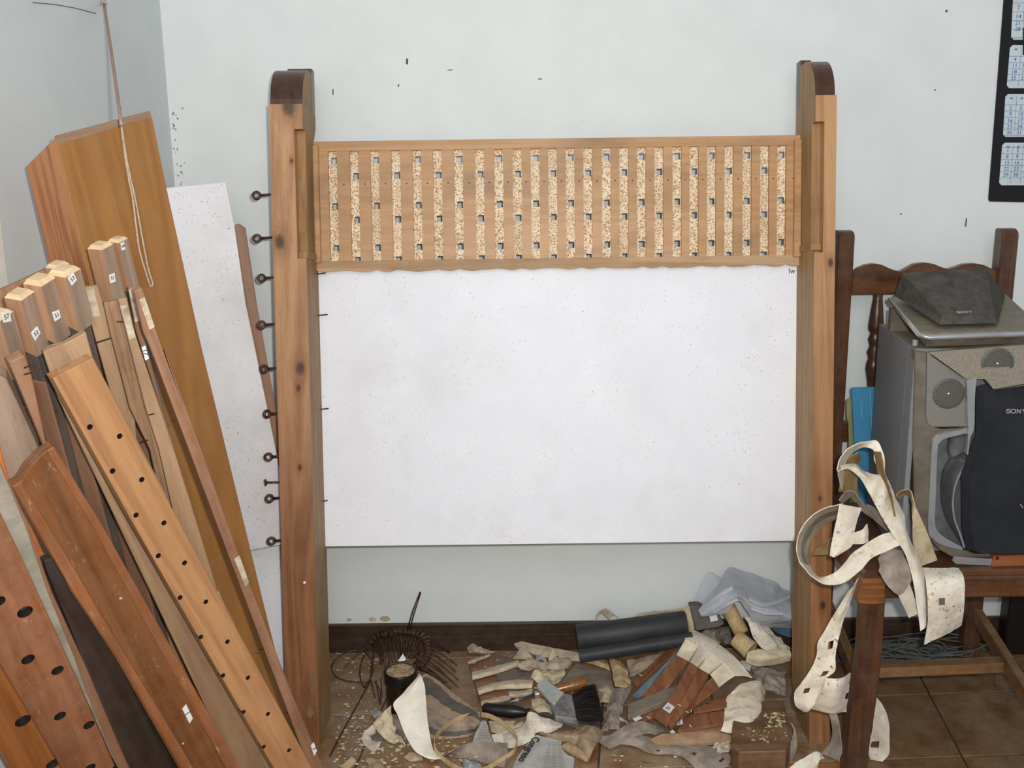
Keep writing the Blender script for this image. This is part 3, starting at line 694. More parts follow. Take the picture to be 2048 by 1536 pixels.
# moulded brown board
mo = Slab('moulded_board', [(23, 973), (44, 962), (62, 932), (88, 905), (108, 893), (204, 1050), (290, 1203), (414, 1420), (480, 1536), (555, 1680), (438, 1680), (358, 1536), (232, 1316), (143, 1183)], (66, 932, 1.31), (497, 1740), 6, 0.020, [W_mould], label='red-brown moulded board with worn edges and a white tag low down', cat='board')
mo.sticker('tag', [dpt(1098, 1108), dpt(1122, 1080), dpt(1162, 1165), dpt(1142, 1196)], M_white); mo.text('I', *dpt(1130, 1135), 0.014, (0.5, 1))
for A, B in (([(26, 975), (44, 962), (255, 1316), (388, 1536), (440, 1620), (420, 1640), (362, 1536), (236, 1316), (146, 1183)], -0.004), ([(94, 902), (108, 894), (204, 1050), (290, 1203), (414, 1420), (480, 1536), (520, 1612), (490, 1600), (452, 1536), (388, 1420), (268, 1203), (184, 1050)], -0.003)):
    mk('bead', gextrude([mo.px(*p, B) for p in A], (0, -B, 0), 0.001), W_mould_l, mo.obj, M=mo.M, local=True)
M_putt = plain('filler_spot', 'd8c6ae', 0.8, var=0.1)
for p in (dpt(727, 441), dpt(770, 880), dpt(1268, 1240), dpt(1102, 1316)):
    c = mo.px(*p); mk('filled_nail_hole', glathe([(0.0026, -0.001), (0.002, 0.0006), (0, 0.0007)], (c.x, 0, c.z), (0, -1, 0), 8), M_putt, mo.obj, M=mo.M, local=True)
# square rod beside it
rd = Slab('square_rod', [(19, 725), (49, 711), (62, 745), (92, 880), (190, 1100), (430, 1650), (380, 1650), (90, 896)], (34, 720, 1.375), (405, 1692), 8, 0.022, [W_slat], label='square brown rod with two nails standing behind the moulded board', cat='rod')
for a, b in ((cpt(180, 130), cpt(222, 112)), (cpt(180, 178), cpt(232, 165))):
    mk('nail', gtube([rd.px(*a, -0.012), rd.px(*b, 0.003)], 0.0011, 6), M_iron, rd.obj, M=rd.M, local=True)
# broad dusty pipe at the left edge
gpz = Slab('dusty_pipe', [(-80, 735), (0, 752), (14, 760), (70, 880), (80, 905), (40, 955), (190, 1250), (360, 1690), (260, 1690)], (-10, 745, 1.37), (310, 1680), -8, 0.03, [W_grey], label='broad dusty grey pipe at the left picture edge behind the moulded board', cat='organ pipe')
# dark stained board with an orange end
nb = Slab('dark_board', [(88, 1122), (104, 1118), (146, 1183), (235, 1316), (370, 1536), (470, 1690), (350, 1690), (262, 1536), (96, 1150)], (97, 1120, 1.338), (410, 1708), 6, 0.014, [W_black], label='nearly black board between the moulded board and the felt-edged board', cat='board')
oe = Slab('orange_strip', [(-40, 872), (0, 890), (28, 990), (66, 1060), (104, 1142), (94, 1146), (48, 1060)], (20, 990, 1.352), (300, 1704), 6, 0.008, [M_orange], label='thin orange strip standing left of the moulded board above dark wood', cat='strip')
# board edged with grey felt
wbd = Slab('felt_edged_board', [(-60, 905), (0, 1025), (41, 1110), (146, 1339), (232, 1536), (300, 1690), (140, 1690), (116, 1536), (0, 1339), (-60, 1240)], (-40, 1050, 1.24), (222, 1750), 4, 0.022, [W_wind, M_bore_shade], label='red-brown board with large bored holes and grey felt edge, lower left', cat='board')
hh = [(50, 1224, 14), (56, 1319, 12.5), (115, 1341, 12), (120, 1432, 12), (178, 1450, 12), (180, 1536, 12.5), (231, 1537, 11), (-3, 1203, 12)]
wpx = (wbd.px(60, 1300)-wbd.px(50, 1300)).length/10
drill(wbd.obj, [(wbd.px(x, y).x, wbd.px(x, y).z, r*wpx) for x, y, r in hh], M_bore_shade, 0.014)
mk('felt', gextrude([wbd.px(*p, 0.004) for p in ((-30, 880), (0, 927), (51, 1050), (96, 1183), (146, 1300), (180, 1392), (236, 1536), (222, 1510), (146, 1339), (41, 1110), (0, 1025))], (0, 0.02, 0)), M_felt, wbd.obj, M=wbd.M, local=True)
mk('rim', gextrude([wbd.px(*p, 0.002) for p in ((-20, 880), (0, 925), (55, 1045), (103, 1183), (266, 1536), (325, 1660), (295, 1670), (236, 1536), (176, 1392), (146, 1308), (96, 1186), (51, 1053))], (0, 0.02, 0), 0.0008), W_slat, wbd.obj, M=wbd.M, local=True)
lb = Slab('lower_board', [(-60, 1230), (0, 1330), (122, 1536), (250, 1752), (160, 1752), (18, 1536), (-60, 1400)], (-20, 1330, 1.29), (200, 1790), 0, 0.02, [wood('brown_lower_board', '9a6034', '70401f', 'z', 0.4, stain=0.3), M_bore_shade], label='brown board with large bored holes in the bottom left corner', cat='board')
drill(lb.obj, [(lb.px(x, y).x, lb.px(x, y).z, r*wpx) for x, y, r in ((46, 1442, 15), (106, 1528, 14))], M_bore_shade, 0.014)

# ================================================================ chair at the right
W_chair = wood('dark_walnut_chair', '5a3520', '2e1a0f', 'z', 0.3, dust=0.1, stain=0.4, spec=0.5, staincol='1d100a')
W_chairx = wood('dark_walnut_rail', '63391f', '361d10', 'x', 0.3, dust=0.12, stain=0.35, spec=0.5, staincol='1d100a')
W_worn = wood('worn_rail_end', '9a6236', '5b351c', 'x', 0.5, dust=0.1, stain=0.6, ring=2, staincol='20120b')
W_str = wood('chair_stretcher_wood', '84592f', '58391c', 'x', 0.4, dust=0.3, stain=0.3)
dB, dF = 2.45, 1.965
xbl0, xbl1 = PD(1676, 500, dB).x, PD(1709, 500, dB).x
xbr0, xbr1 = PD(2004, 480, dB).x, PD(2038, 480, dB).x
yB = dB-D; yF = dF-D
zTop = PD(1710, 462, dB).z; zSeat = PD(1960, 1142, dF).z; zSeatB = PD(1960, 1196, dF).z
xf0 = PD(1727, 1208, dF).x
chair = empty('wooden_chair', ((xbl0+xbr1)/2, yB, 0), label='dark wooden chair with wavy top rail carrying the loudspeaker', cat='chair')
def post_prof(x0, x1, y0, y1, z1):
    r = 0.018
    P = [(y0, 0), (y0, z1-r)]+[(y0+r*(1-cos(a)), z1-r+r*sin(a)) for a in (pi/8, pi/4, 3*pi/8, pi/2)]+[(y1, z1), (y1, 0)]
    return gextrude([V((x0, y, z)) for y, z in P], (x1-x0, 0, 0), 0.003)
mk('back_post', post_prof(xbl0, xbl1, yB, yB+0.04, zTop), W_chair, chair)
mk('back_post', post_prof(xbr0, xbr1, yB, yB+0.04, zTop), W_chair, chair)
# wavy top rail
dr = 2.462
wav = [(1709, 543), (1718, 537), (1733, 530), (1749, 527.5), (1765, 530), (1782, 538), (1797, 543), (1803, 543), (1815, 537), (1830, 528.5), (1849, 525.5), (1868, 528), (1885, 535), (1898, 538.5), (1912, 535), (1928, 529), (1949, 527), (1968, 530), (1985, 538), (1999, 543)]
P = [PD(x, y, dr) for x, y in wav]; P = [PD(1706, 544, dr)]+P+[PD(2006, 544, dr)]
zb = PD(1850, 588, dr).z
P += [V((P[-1].x, P[-1].y, zb)), V((P[0].x, P[0].y, zb))]
mk('top_rail', gextrude(P, (0, 0.022, 0), 0.002), W_chairx, chair)
mk('lower_rail', gbox(xbl1-0.005, xbr0+0.005, yB+.01, yB+.032, 0.60, 0.65, 0.003), W_chairx, chair)
for px in (1763, 1853, 1943):
    c = PD(px, 589, dr); x = c.x-0.004; y = dr-D+0.011
    zf = lambda py: PD(1763, py, dr).z
    pr = [(0.011, zf(586)), (0.011, zf(600)), (0.015, zf(625)), (0.018, zf(652)), (0.0175, zf(660)), (0.012, zf(668)), (0.013, zf(671)), (0.0165, zf(680)), (0.013, zf(690)), (0.0125, zf(695)), (0.0175, zf(706)), (0.013, zf(718)), (0.017, zf(728)), (0.018, zf(740)), (0.013, zf(760)), (0.0105, zf(775)), (0.012, 0.64)]
    mk('spindle', glathe(list(reversed([(r, z) for r, z in pr])), (x, y, 0), (0, 0, 1), 20), W_chair, chair, smooth=True)
# seat
xs0 = PD(1716, 1160, dF).x+0.014
mk('seat', gbox(xs0, xs0+0.46, yF+0.004, yB+0.02, zSeat-0.014, zSeat, 0.003), W_chairx, chair)
mk('front_rail', gbox(xs0+0.004, xs0+0.46, yF, yF+0.03, zSeatB, zSeat-0.012, 0.004), W_chairx, chair)
mk('side_rail', gbox(xs0+0.002, xs0+0.03, yF+0.03, yB+0.01, zSeatB+0.005, zSeat-0.012, 0.003), W_chairx, chair)
mk('rail_end', gextrude([PD(x, y, dF-0.012) for x, y in ((1726, 1160), (1772, 1158), (1772, 1208), (1748, 1211), (1718, 1209), (1714, 1200))], (0, 0.03, 0), 0.003), W_worn, chair)
L_ = [(1727, 1204), (1724, 1260), (1722, 1300), (1717, 1340), (1710, 1390), (1702, 1440), (1697, 1490), (1690, 1560)]
R_ = [(1771, 1204), (1768, 1260), (1765, 1310), (1760, 1350), (1754, 1400), (1747, 1445), (1740, 1490), (1733, 1560)]
def legpoly(): return [PD(x, y, dF-0.005) for x, y in L_]+[PD(x, y, dF-0.005) for x, y in reversed(R_)]
P = legpoly(); zmin = min(p.z for p in P)
P = [V((p.x, p.y, 0 if p.z < zmin+0.01 else p.z)) for p in P]
mk('front_leg', gextrude(P, (0, 0.04, 0), 0.003), W_chair, chair)
mk('front_leg', gextrude([p+V((0.40, 0, 0)) for p in P], (0, 0.04, 0), 0.003), W_chair, chair)
# stretchers
s0, s1 = PD(1957, 1222, 2.43), PZ(2120, 1440, 0)
sz = 0.185
a = PZ(1955, 1218, sz+0.02); b = PZ(2030, 1335, sz+0.02); b = a+(b-a)*1.35
dirv = (b-a).normalized(); sd = V((0.02, 0.0, 0))
mk('side_stretcher', gextrude([a-sd*.4, a+sd*.6, a+sd*.6+V((0, 0, -0.036)), a-sd*.4+V((0, 0, -0.036))], b-a, 0.002), W_str, chair)
a2 = V((xbl0+0.02, yB+.02, sz)); b2 = V((xf0+0.02, yF+0.03, sz))
mk('side_stretcher', gextrude([a2, a2+sd, a2+sd+V((0, 0, -0.036)), a2+V((0, 0, -0.036))], b2-a2, 0.002), W_str, chair)
zc = 0.19
pL, pR = PZ(1740, 1338, zc), PZ(2018, 1326, zc)
mk('cross_stretcher', gextrude([pL, pL+V((0, 0.034, 0)), pL+V((0, 0.034, -0.024)), pL+V((0, 0, -0.024))], pR-pL, 0.002), W_str, chair)
# dark furniture leg beyond
dl = PD(2020, 1195, 2.50)
mk('dark_table_leg', gbox(dl.x, dl.x+0.06, dl.y, dl.y+0.045, 0, dl.z+0.12, 0.004), plain('black_brown_wood', '1b1411', 0.4, var=0.05), label='almost black furniture leg standing behind the chair at the right edge', cat='table leg')

# ================================================================ loudspeaker on the chair
M_spk_side = plain('grey_speaker_vinyl', '7c7f82', 0.5, var=0.04, scale=60)
M_spk_top = plain('dust_covered_speaker_top', '8a8072', 0.8, var=0.08, scale=40, col2='77705f')
M_bezel = plain('dusty_silver_plastic', '7f776b', 0.38, 0.35, var=0.08, scale=30, col2='675e52')
M_silver = plain('silver_plastic', 'b9bbbd', 0.28, 0.6, var=0.04)
M_port = plain('dark_silver_port', '77777a', 0.35, 0.3, var=0.1)
M_cloth = plain('black_speaker_cloth', '2b2d31', 0.9, var=0.1, scale=14, col2='22242a', spec=0.15)
def meshmat():
    t = NT('perforated_grille'); v = t.coord((1, 1, 1), False)
    x = t.n('ShaderNodeTexVoronoi'); x.inputs['Scale'].default_value = 330; x.inputs['Randomness'].default_value = 0.0; t.l(v, x.inputs['Vector'])
    c = t.ramp(x.outputs['Distance'], [(0.25, lin('343434')), (0.42, lin('8b8780'))])
    return t.out(c, 0.45, 0.4)
M_mesh = meshmat()
zS0 = zSeat+0.0005; zS1 = PD(1830, 698, 2.03).z
pF = PD(1830, 698, 2.03); pF = V((pF.x, pF.y, zS0))
rb = ray(1758, 648); pBk = CC+rb*((zS1-CC.z)/rb.z); pBk = V((pBk.x, pBk.y, zS0))
yd = (pBk-pF); SD = yd.length; yd.normalize(); xd = yd.cross(V((0, 0, 1)))
SM = Matrix(((xd.x, yd.x, 0, pF.x), (xd.y, yd.y, 0, pF.y), (0, 0, 1, zS0), (0, 0, 0, 1))); SI = SM.inverted()
SH_, SW = zS1-zS0, 0.36
def SP(px, py, y=0.0): return SI @ PP(px, py, SM @ V((0, y, 0)), yd)
def s5(x, y): return (1720+x/2.4, 500+y/2.4)
def SPL(l, y): return [SP(*s5(*p), y) for p in l]
spk = empty('loudspeaker', M=SM, label='large grey and silver loudspeaker standing on the chair seat', cat='speaker')
def sp(name, g, m, smooth=False): return mk(name, g, m, spk, M=SM, local=True, smooth=smooth)
g = gbox(0, SW, 0.05, SD, 0, SH_, 0.002)
sp('cabinet', g, M_spk_side)
sp('cabinet_front', join(gbox(0, 0.010, 0.0, 0.05, 0.0, SH_), gbox(SW-0.01, SW, 0, 0.05, 0, SH_), gbox(0.01, SW-0.01, 0, 0.05, SH_-0.012, SH_)), M_spk_side)
sp('dusty_top', gbox(0.001, SW-0.001, 0.002, SD-0.002, SH_-0.0005, SH_+0.0008), M_spk_top)
bz = [(265, 482), (322, 490), (318, 800), (330, 835), (350, 850), (400, 862), (520, 850), (520, 862), (400, 888), (362, 912), (345, 955), (335, 1150), (328, 1340), (352, 1388), (400, 1418), (492, 1442), (560, 1452), (930, 1440), (930, 1478), (640, 1478), (440, 1474), (380, 1440), (320, 1370), (262, 1300), (255, 900)]
sp('bezel', gextrude(SPL(bz, -0.006), (0, 0.03, 0), 0.002), M_bezel)
lg = [(322, 492), (335, 503), (508, 622), (511, 846), (348, 849), (325, 832), (317, 800)]
sp('side_tweeter_grille', gextrude(SPL(lg, -0.004), (0, 0.02, 0)), M_mesh)
tg = [(328, 490), (930, 445), (930, 632), (787, 642), (640, 668), (602, 620), (508, 618)]
tgv = [SP(*s5(*p), -0.006-0.02*max(0, (p[1]-450)/220)) for p in tg]
sp('top_tweeter_grille', gextrude(tgv, (0, 0.03, 0)), plain('dusty_perforated_grille', '8d8475', 0.7, var=0.12, scale=300, col2='6d665a'))
M_tweet = plain('tweeter_behind_mesh', '66625d', 0.55, 0.2, var=0.15, scale=700, col2='3a3836')
for (cx, cy, r) in ((425, 690, 0.024), (660, 545, 0.024)):
    c = SP(*s5(cx, cy), -0.0048 if cx < 500 else -0.016)
    tw = sp('tweeter', glathe([(r*1.3, 0.0), (r*1.25, 0.0009), (r*1.02, 0.0008), (r, 0.0002), (r*0.45, 0.0004), (0, 0.0006)], c, (0, -1, 0), 28), M_tweet, 40)
    mk('glint_dot', glathe([(0.0035, 0.0004), (0.0025, 0.0016), (0, 0.0022)], c, (0, -1, 0), 14), M_silver, tw, M=SM, local=True, smooth=True)  # silver dot painted as the flash glint on each tweeter
# silver trims
def ribbon5(name, A, B, y, th, m, n=40):
    a = SPL(A, y); b = SPL(B, y); rows = [[p, q] for p, q in zip(a, b)]
    return sp(name, gsheet(rows, n, 2, th, two=False), m, 40)
ribbon5('port_rim', [(522, 852), (400, 884), (362, 908), (345, 952), (335, 1150), (328, 1340), (352, 1388), (400, 1418), (492, 1442)], [(520, 878), (412, 905), (382, 926), (372, 962), (365, 1150), (360, 1308), (378, 1355), (420, 1388), (490, 1425)], -0.012, 0.012, M_silver, 50)
ribbon5('vertical_trim', [(514, 622), (516, 760), (520, 850), (518, 900), (514, 985)], [(560, 616), (552, 700), (548, 850), (528, 905), (520, 980)], -0.022, 0.02, M_silver, 20)
# port: back wall and curved horn
sp('port_cavity', gextrude(SPL([(330, 870), (560, 850), (560, 1450), (360, 1430), (330, 1350)], 0.045), (0, 0.01, 0)), M_port)
hA = [(440, 985), (400, 1050), (385, 1150), (400, 1260), (450, 1360), (495, 1425)]
hB = [(516, 1010), (462, 1110), (445, 1200), (452, 1290), (480, 1370), (500, 1430)]
rows = []
for (ax_, ay_), (bx_, by_) in zip(hA, hB):
    rows.append([SP(*s5(ax_, ay_), 0.042), SP(*s5((ax_+bx_)/2, (ay_+by_)/2), 0.012), SP(*s5(bx_, by_), -0.014)])
sp('port_horn', gsheet(rows, 24, 10, 0.004, two=False), M_port, True)
ribbon5('horn_edge', [(516, 1005), (462, 1105), (443, 1200), (450, 1290), (478, 1370), (497, 1432)], [(520, 1012), (468, 1112), (450, 1200), (457, 1290), (484, 1366), (503, 1425)], -0.0155, 0.004, M_silver, 24)
sp('port_step', gextrude(SPL([(440, 900), (520, 885), (520, 965), (440, 1005), (428, 960)], 0.02), (0, 0.024, 0), 0.003), M_port)
# cloth cover
cv = [(552, 655), (600, 642), (640, 672), (787, 652), (930, 642), (930, 1446), (800, 1456), (545, 1456), (512, 1440), (492, 1345), (488, 1300), (486, 1065), (556, 880)]
cvb = SPL(cv, 0.0); zc_ = sum(p.z for p in cvb)/len(cvb); xc_ = sum(p.x for p in cvb)/len(cvb)
f1 = SPL(cv, -0.018); f2 = [V((p.x+(0.012 if p.x < 0.2 else -0.004), -0.034, p.z+(-0.010 if p.z > zc_ else 0.006))) for p in f1]
nn = len(cv); vs = cvb+f1+f2; fs = [tuple(range(2*nn, 3*nn)), tuple(reversed(range(nn)))]
for r in range(2):
    for k in range(nn): fs.append((r*nn+k, r*nn+(k+1) % nn, (r+1)*nn+(k+1) % nn, (r+1)*nn+k))
sp('cloth_cover', (vs, fs), M_cloth, 30)
M_logo = plain('raised_silver_letters', 'c2bfb6', 0.4, 0.3, var=0.02)
def serif_text(body, M, s):
    """slab-serif capitals for S O N Y from bars"""
    t = 0.13; G = []
    def bar(x0, z0, x1, z1, w):
        a, b = V((x0, 0, z0)), V((x1, 0, z1)); d = (b-a).normalized(); n = V((-d.z, 0, d.x))*w/2
        G.append(gextrude([a-n, a+n, b+n, b-n], (0, -0.06, 0)))
    x = 0
    for ch in body:
        if ch == 'S':
            w = 0.95; pts = [(.9, .75), (.88, .93), (.5, 1.0), (.1, .9), (.08, .65), (.5, .52), (.92, .38), (.9, .1), (.5, 0), (.1, .08), (.06, .28)]
            for p, q in zip(pts, pts[1:]): bar(x+p[0], p[1], x+q[0], q[1], 0.17)
        elif ch == 'O':
            w = 1.15; pts = [(.58+.55*cos(a), .5+.5*sin(a)) for a in [2*pi*k/14 for k in range(15)]]
            for p, q in zip(pts, pts[1:]): bar(x+p[0], p[1], x+q[0], q[1], 0.18)
        elif ch == 'N':
            w = 1.2; bar(x+.2, 0, x+.2, 1, .12); bar(x+1.0, 0, x+1.0, 1, .12); bar(x+.15, .98, x+1.02, .02, .2)
            for a in (.2, 1.0): bar(x+a-.18, .03 if a < .5 else .97, x+a+.18, .03 if a < .5 else .97, .08)
            bar(x, .97, x+.25, .97, .08)
        else:
            w = 1.2; bar(x+.12, .97, x+.6, .45, .19); bar(x+1.08, .97, x+.6, .45, .13); bar(x+.6, .5, x+.6, 0, .17)
            bar(x, .97, x+.35, .97, .08); bar(x+.85, .97, x+1.2, .97, .08); bar(x+.4, .03, x+.8, .03, .08)
        x += w+0.13
    return xf(join(*G), M @ Matrix.Scale(s, 4))
p = SP(2012, 826, -0.0345)
sp('brand_letters', serif_text('SONY', Matrix.Translation(p), 0.0080), M_logo)
p = SP(2040, 1012, -0.0345); sp('badge', gtube([p+V((0, 0, .004)), p+V((.006, 0, -.004))], 0.0008, 6), M_logo)

# small centre speaker on top
def s3(x, y): return (1640+x/3.49, 420+y/3.49)
def Q(x, y, d): return PD(*s3(x, y), d)
cs = empty('centre_speaker', Q(900, 900, 2.06), label='small dusty wedge-shaped centre speaker lying on top of the large loudspeaker', cat='speaker')
M_cs_plate = plain('dusty_silver_plate', '8c8373', 0.5, 0.3, var=0.07, scale=50, col2='756b5c')
M_cs_body = plain('dusty_black_grille', '57544e', 0.9, var=0.12, scale=45, col2='403e3b', spec=0.1)
top = [Q(488, 606, 2.27), Q(700, 858, 2.005), Q(760, 868, 2.0), Q(1500, 842, 2.0), Q(1560, 820, 2.01), Q(1300, 585, 2.27)]
dn = V((0, 0, -0.012))
mk('base_plate', gextrude(top, dn, 0.002), M_cs_plate, cs)
low = [v+dn+V((0, 0.004, 0)) for v in top]
lw2 = [low[0]+V((0.03, -0.01, -0.02)), low[1]+V((0.018, 0.012, -0.016)), low[2]+V((0, 0.014, -0.016)), low[3]+V((0, 0.014, -0.016)), low[4]+V((-0.02, 0.012, -0.016)), low[5]+V((-0.03, -0.01, -0.02))]
vs = low+lw2; fs = [(0, 1, 2, 3, 4, 5), (11, 10, 9, 8, 7, 6)]+[(k, (k+1) % 6, 6+(k+1) % 6, 6+k) for k in range(6)]
mk('under_shell', (vs, fs), M_bezel, cs)
fe = [top[0]+dn*0.5, top[1]+dn*0.5, top[2]+dn*0.5, top[3]+dn*0.5, top[4]+dn*.5]
mk('silver_edge', gtube(fe, 0.0052, 8), M_silver, cs, smooth=True)
A_, B_, C_, D_ = Q(575, 440, 2.20), Q(1160, 405, 2.20), Q(1215, 728, 2.045), Q(852, 742, 2.045)
a_, b_, c_, d_ = Q(522, 600, 2.235), Q(1292, 598, 2.235), Q(1240, 790, 2.03), Q(836, 800, 2.03)
mk('grille_hood', ([A_, B_, C_, D_, a_, b_, c_, d_], [(0, 3, 2, 1), (0, 1, 5, 4), (1, 2, 6, 5), (2, 3, 7, 6), (3, 0, 4, 7), (4, 5, 6, 7)]), M_cs_body, cs)
e = (C_-D_).normalized(); nrm = (B_-A_).cross(D_-A_).normalized(); nrm = nrm if nrm.z > 0 else -nrm; upv = nrm.cross(e)
p = D_+(C_-D_)*0.32+upv*0.008+nrm*0.0008
mm = Matrix(((e.x, -nrm.x, upv.x, p.x), (e.y, -nrm.y, upv.y, p.y), (e.z, -nrm.z, upv.z, p.z), (0, 0, 0, 1)))
mk('brand_letters', serif_text('SONY', mm, 0.0062), M_logo, cs)
kf = PD(1824, 666, 2.03); mk('foot', glathe([(0.006, 0), (0.006, .012), (0, .013)], (kf.x+.02, kf.y+0.03, zS1+0.0015), (0, 0, 1), 12), M_silver, cs)
mk('foot', glathe([(0.006, 0), (0.006, .012), (0, .013)], (kf.x+.27, kf.y+0.03, zS1+0.0015), (0, 0, 1), 12), M_silver, cs)
mk('foot', gbox(kf.x+.03, kf.x+.25, kf.y+.2, kf.y+.215, zS1+0.001, zS1+0.05), M_bezel, cs)

# blue folder behind the speaker and khaki card beside it
M_blue = plain('blue_card', '3f86ad', 0.5, var=0.05, scale=12)
def card(name, outl, d0, th, m, lab, cat, tilt=0.0):
    pts = [PD(x, y, d0+tilt*(900-y)/400) for x, y in outl]
    return mk(name, gextrude(pts, (0, th, 0), 0.0006), m, label=lab, cat=cat)
fo = card('blue_folder', [(1703, 776), (1757, 774), (1820, 773), (1820, 1040), (1727, 1045), (1711, 925), (1707, 850)], 2.365, 0.006, M_blue, 'blue card folder standing on the chair behind the loudspeaker', 'folder', 0.0)
for (x0, y0, x1, y1) in ((1740, 776, 1745, 880), (1722, 800, 1724, 838)):
    mk('crease', gtube([PD(x0, y0, 2.3645), PD(x1, y1, 2.3645)], 0.0005, 5), plain('pale_crease', '8fc0d8', 0.6, var=.02), fo)
card('khaki_card', [(1693, 800), (1697, 797), (1710, 796), (1720, 842), (1730, 1040), (1700, 1045), (1697, 845), (1694, 838)], 2.385, 0.004, plain('khaki_card', '8f8e5d', 0.6, var=.06), 'khaki card edge sticking out left of the blue folder', 'card')
# putty knife lying on the seat
kn_ = empty('putty_knife', PD(2000, 1125, 1.99), label='knife with brown wooden handle lying on the chair seat below the loudspeaker', cat='knife')
h0 = PD(1984, 1124, 1.985); h1 = PD(2120, 1120, 1.985)
mk('handle', gextrude([h0+V((0, 0, -.013)), h0+V((0.004, 0, .012)), h1+V((0, 0, .013)), h1+V((0, 0, -.013))], (0, 0.022, 0), 0.003), wood('reddish_tool_handle', '9a5d3c', '6d3d26', 'x', 0.4, stain=.2), kn_)
mk('blade', gextrude([PD(1905, 1122, 1.99), PD(1908, 1113, 1.99), PD(1984, 1118, 1.99), PD(1984, 1131, 1.99), PD(1912, 1128, 1.99)], (0, 0.004, 0)), M_silver, kn_)
c = PD(1995, 1117, 1.984); mk('rivet', glathe([(0.004, -0.001), (0.003, 0.001), (0, 0.0012)], c, (0, -1, 0), 12), M_iron, kn_)

# ================================================================ wall calendar
cal = empty('wall_calendar', PD(2030, 200, D-0.002), label='black wall calendar with small month grids at the right picture edge', cat='calendar')
M_calb = plain('calendar_black', '14121a', 0.35, var=0.02)
M_cals = plain('calendar_month_paper', 'c9d6da', 0.5, var=0.03)
M_cali = plain('calendar_blue_ink', '4d63a0', 0.6, var=0.02)
M_calw = plain('calendar_white_print', 'f2f2f2', 0.5, var=0.01)
def CWp(px, py, o=0.0): return PD(px, py, D-0.003-o)
cl = [CWp(2010, -30), CWp(1993, 190), CWp(1977, 398), CWp(1979, 403), CWp(2200, 408), CWp(2240, -30)]
mk('backing', gextrude(cl, (0, 0.0028, 0)), M_calb, cal)
c7 = lambda x, y: (1940+x/3.657, y/3.657)
sheets = [((320, -110), (300, 290), ['7', '14', '21', '28'], ['', '15', '22', '29'], 0, [55, 120, 168, 212]),
          ((294, 330), (268, 645), ['4', '11', '18', '25'], ['5', '12', '19', '26'], 1, [435, 480, 525, 570]),
          ((260, 688), (241, 1002), ['2', '9', '16', '23', '30'], ['3', '10', '17', '24', '31'], 0, [790, 835, 883, 926, 970]),
          ((237, 1044), (212, 1355), ['1', '8', '15', '22', '29'], ['2', '9', '16', '23', '30'], 1, [1100, 1145, 1190, 1236, 1280])]
for (tl_, bl_, c1_, c2_, off, ysn) in sheets:
    a = CWp(*c7(*tl_), 0.0008); b = CWp(*c7(*bl_), 0.0008); ex = V((1, 0, -0.012)); wS = 0.19
    r = 0.006; up = (a-b).normalized()
    pts = [b+ex*wS, b+ex*r, b+up*r, a-up*r, a+ex*r, a+ex*wS]
    sh = mk('month_sheet', gextrude(pts, (0, 0.0006, 0)), M_cals, cal)
    G = []
    for col, xo in ((c1_, 0.0145), (c2_, 0.0385), ([str(int(q)+1) if q and int(q) < 31 else '' for q in c2_], 0.0635)):
        for tx, yy in zip(col, ysn):
            if not tx: continue
            f = (yy-tl_[1])/(bl_[1]-tl_[1]); p = a.lerp(b, f)+ex*xo+V((0, -0.0003, 0))
            G.append(text_geo(tx, 0.0135, Matrix(((1, 0, 0, p.x), (0, 0, -1, p.y), (0, 1, 0, p.z), (0, 0, 0, 1)))))
    mk('dates', join(*G), M_cali, sh)
    G = []
    dy = (ysn[1]-ysn[0])
    for k in range(len(ysn)+1):
        f = (ysn[0]-dy*0.5+k*dy-tl_[1])/(bl_[1]-tl_[1]); p = a.lerp(b, min(f, .97))+V((0, -0.0002, 0)); G.append(gextrude([p, p+ex*wS, p+ex*wS+V((0, 0, .0008)), p+V((0, 0, .0008))], (0, -0.0001, 0)))
    for k, xo in enumerate((0.0265, 0.051, 0.076)):
        p = a.lerp(b, .05)+ex*xo+V((0, -0.0002, 0)); q = a.lerp(b, .95)+ex*xo+V((0, -0.0002, 0)); G.append(gextrude([p, p+V((.0007, 0, 0)), q+V((.0007, 0, 0)), q], (0, -0.0001, 0)))
        p = a.lerp(b, .10)+ex*(xo-0.012)+V((0, -0.0002, 0)); G.append(gextrude([p+V((-.004, 0, -.001)), p+V((.004, 0, -.001)), p+V((.003, 0, .002)), p+V((-.003, 0, .0015))], (0, -0.0001, 0)))
    mk('ruling', join(*G), M_cali, sh)
p = CWp(2052, 280.5, 0.0010); mk('month_name', text_geo('OCTUBRE', 0.014, Matrix(((1, 0, 0, p.x+0.052), (0, 0, -1, p.y), (0, 1, 0, p.z), (0, 0, 0, 1))), 0.0004, 1.35), M_calw, cal)
mk('dark_strip', gextrude([CWp(2046.5, 55, .0014), CWp(2075, 55, .0014), CWp(2072, 110, .0014), CWp(2045.5, 110, .0014)], (0, 0.0005, 0)), M_calb, cal)

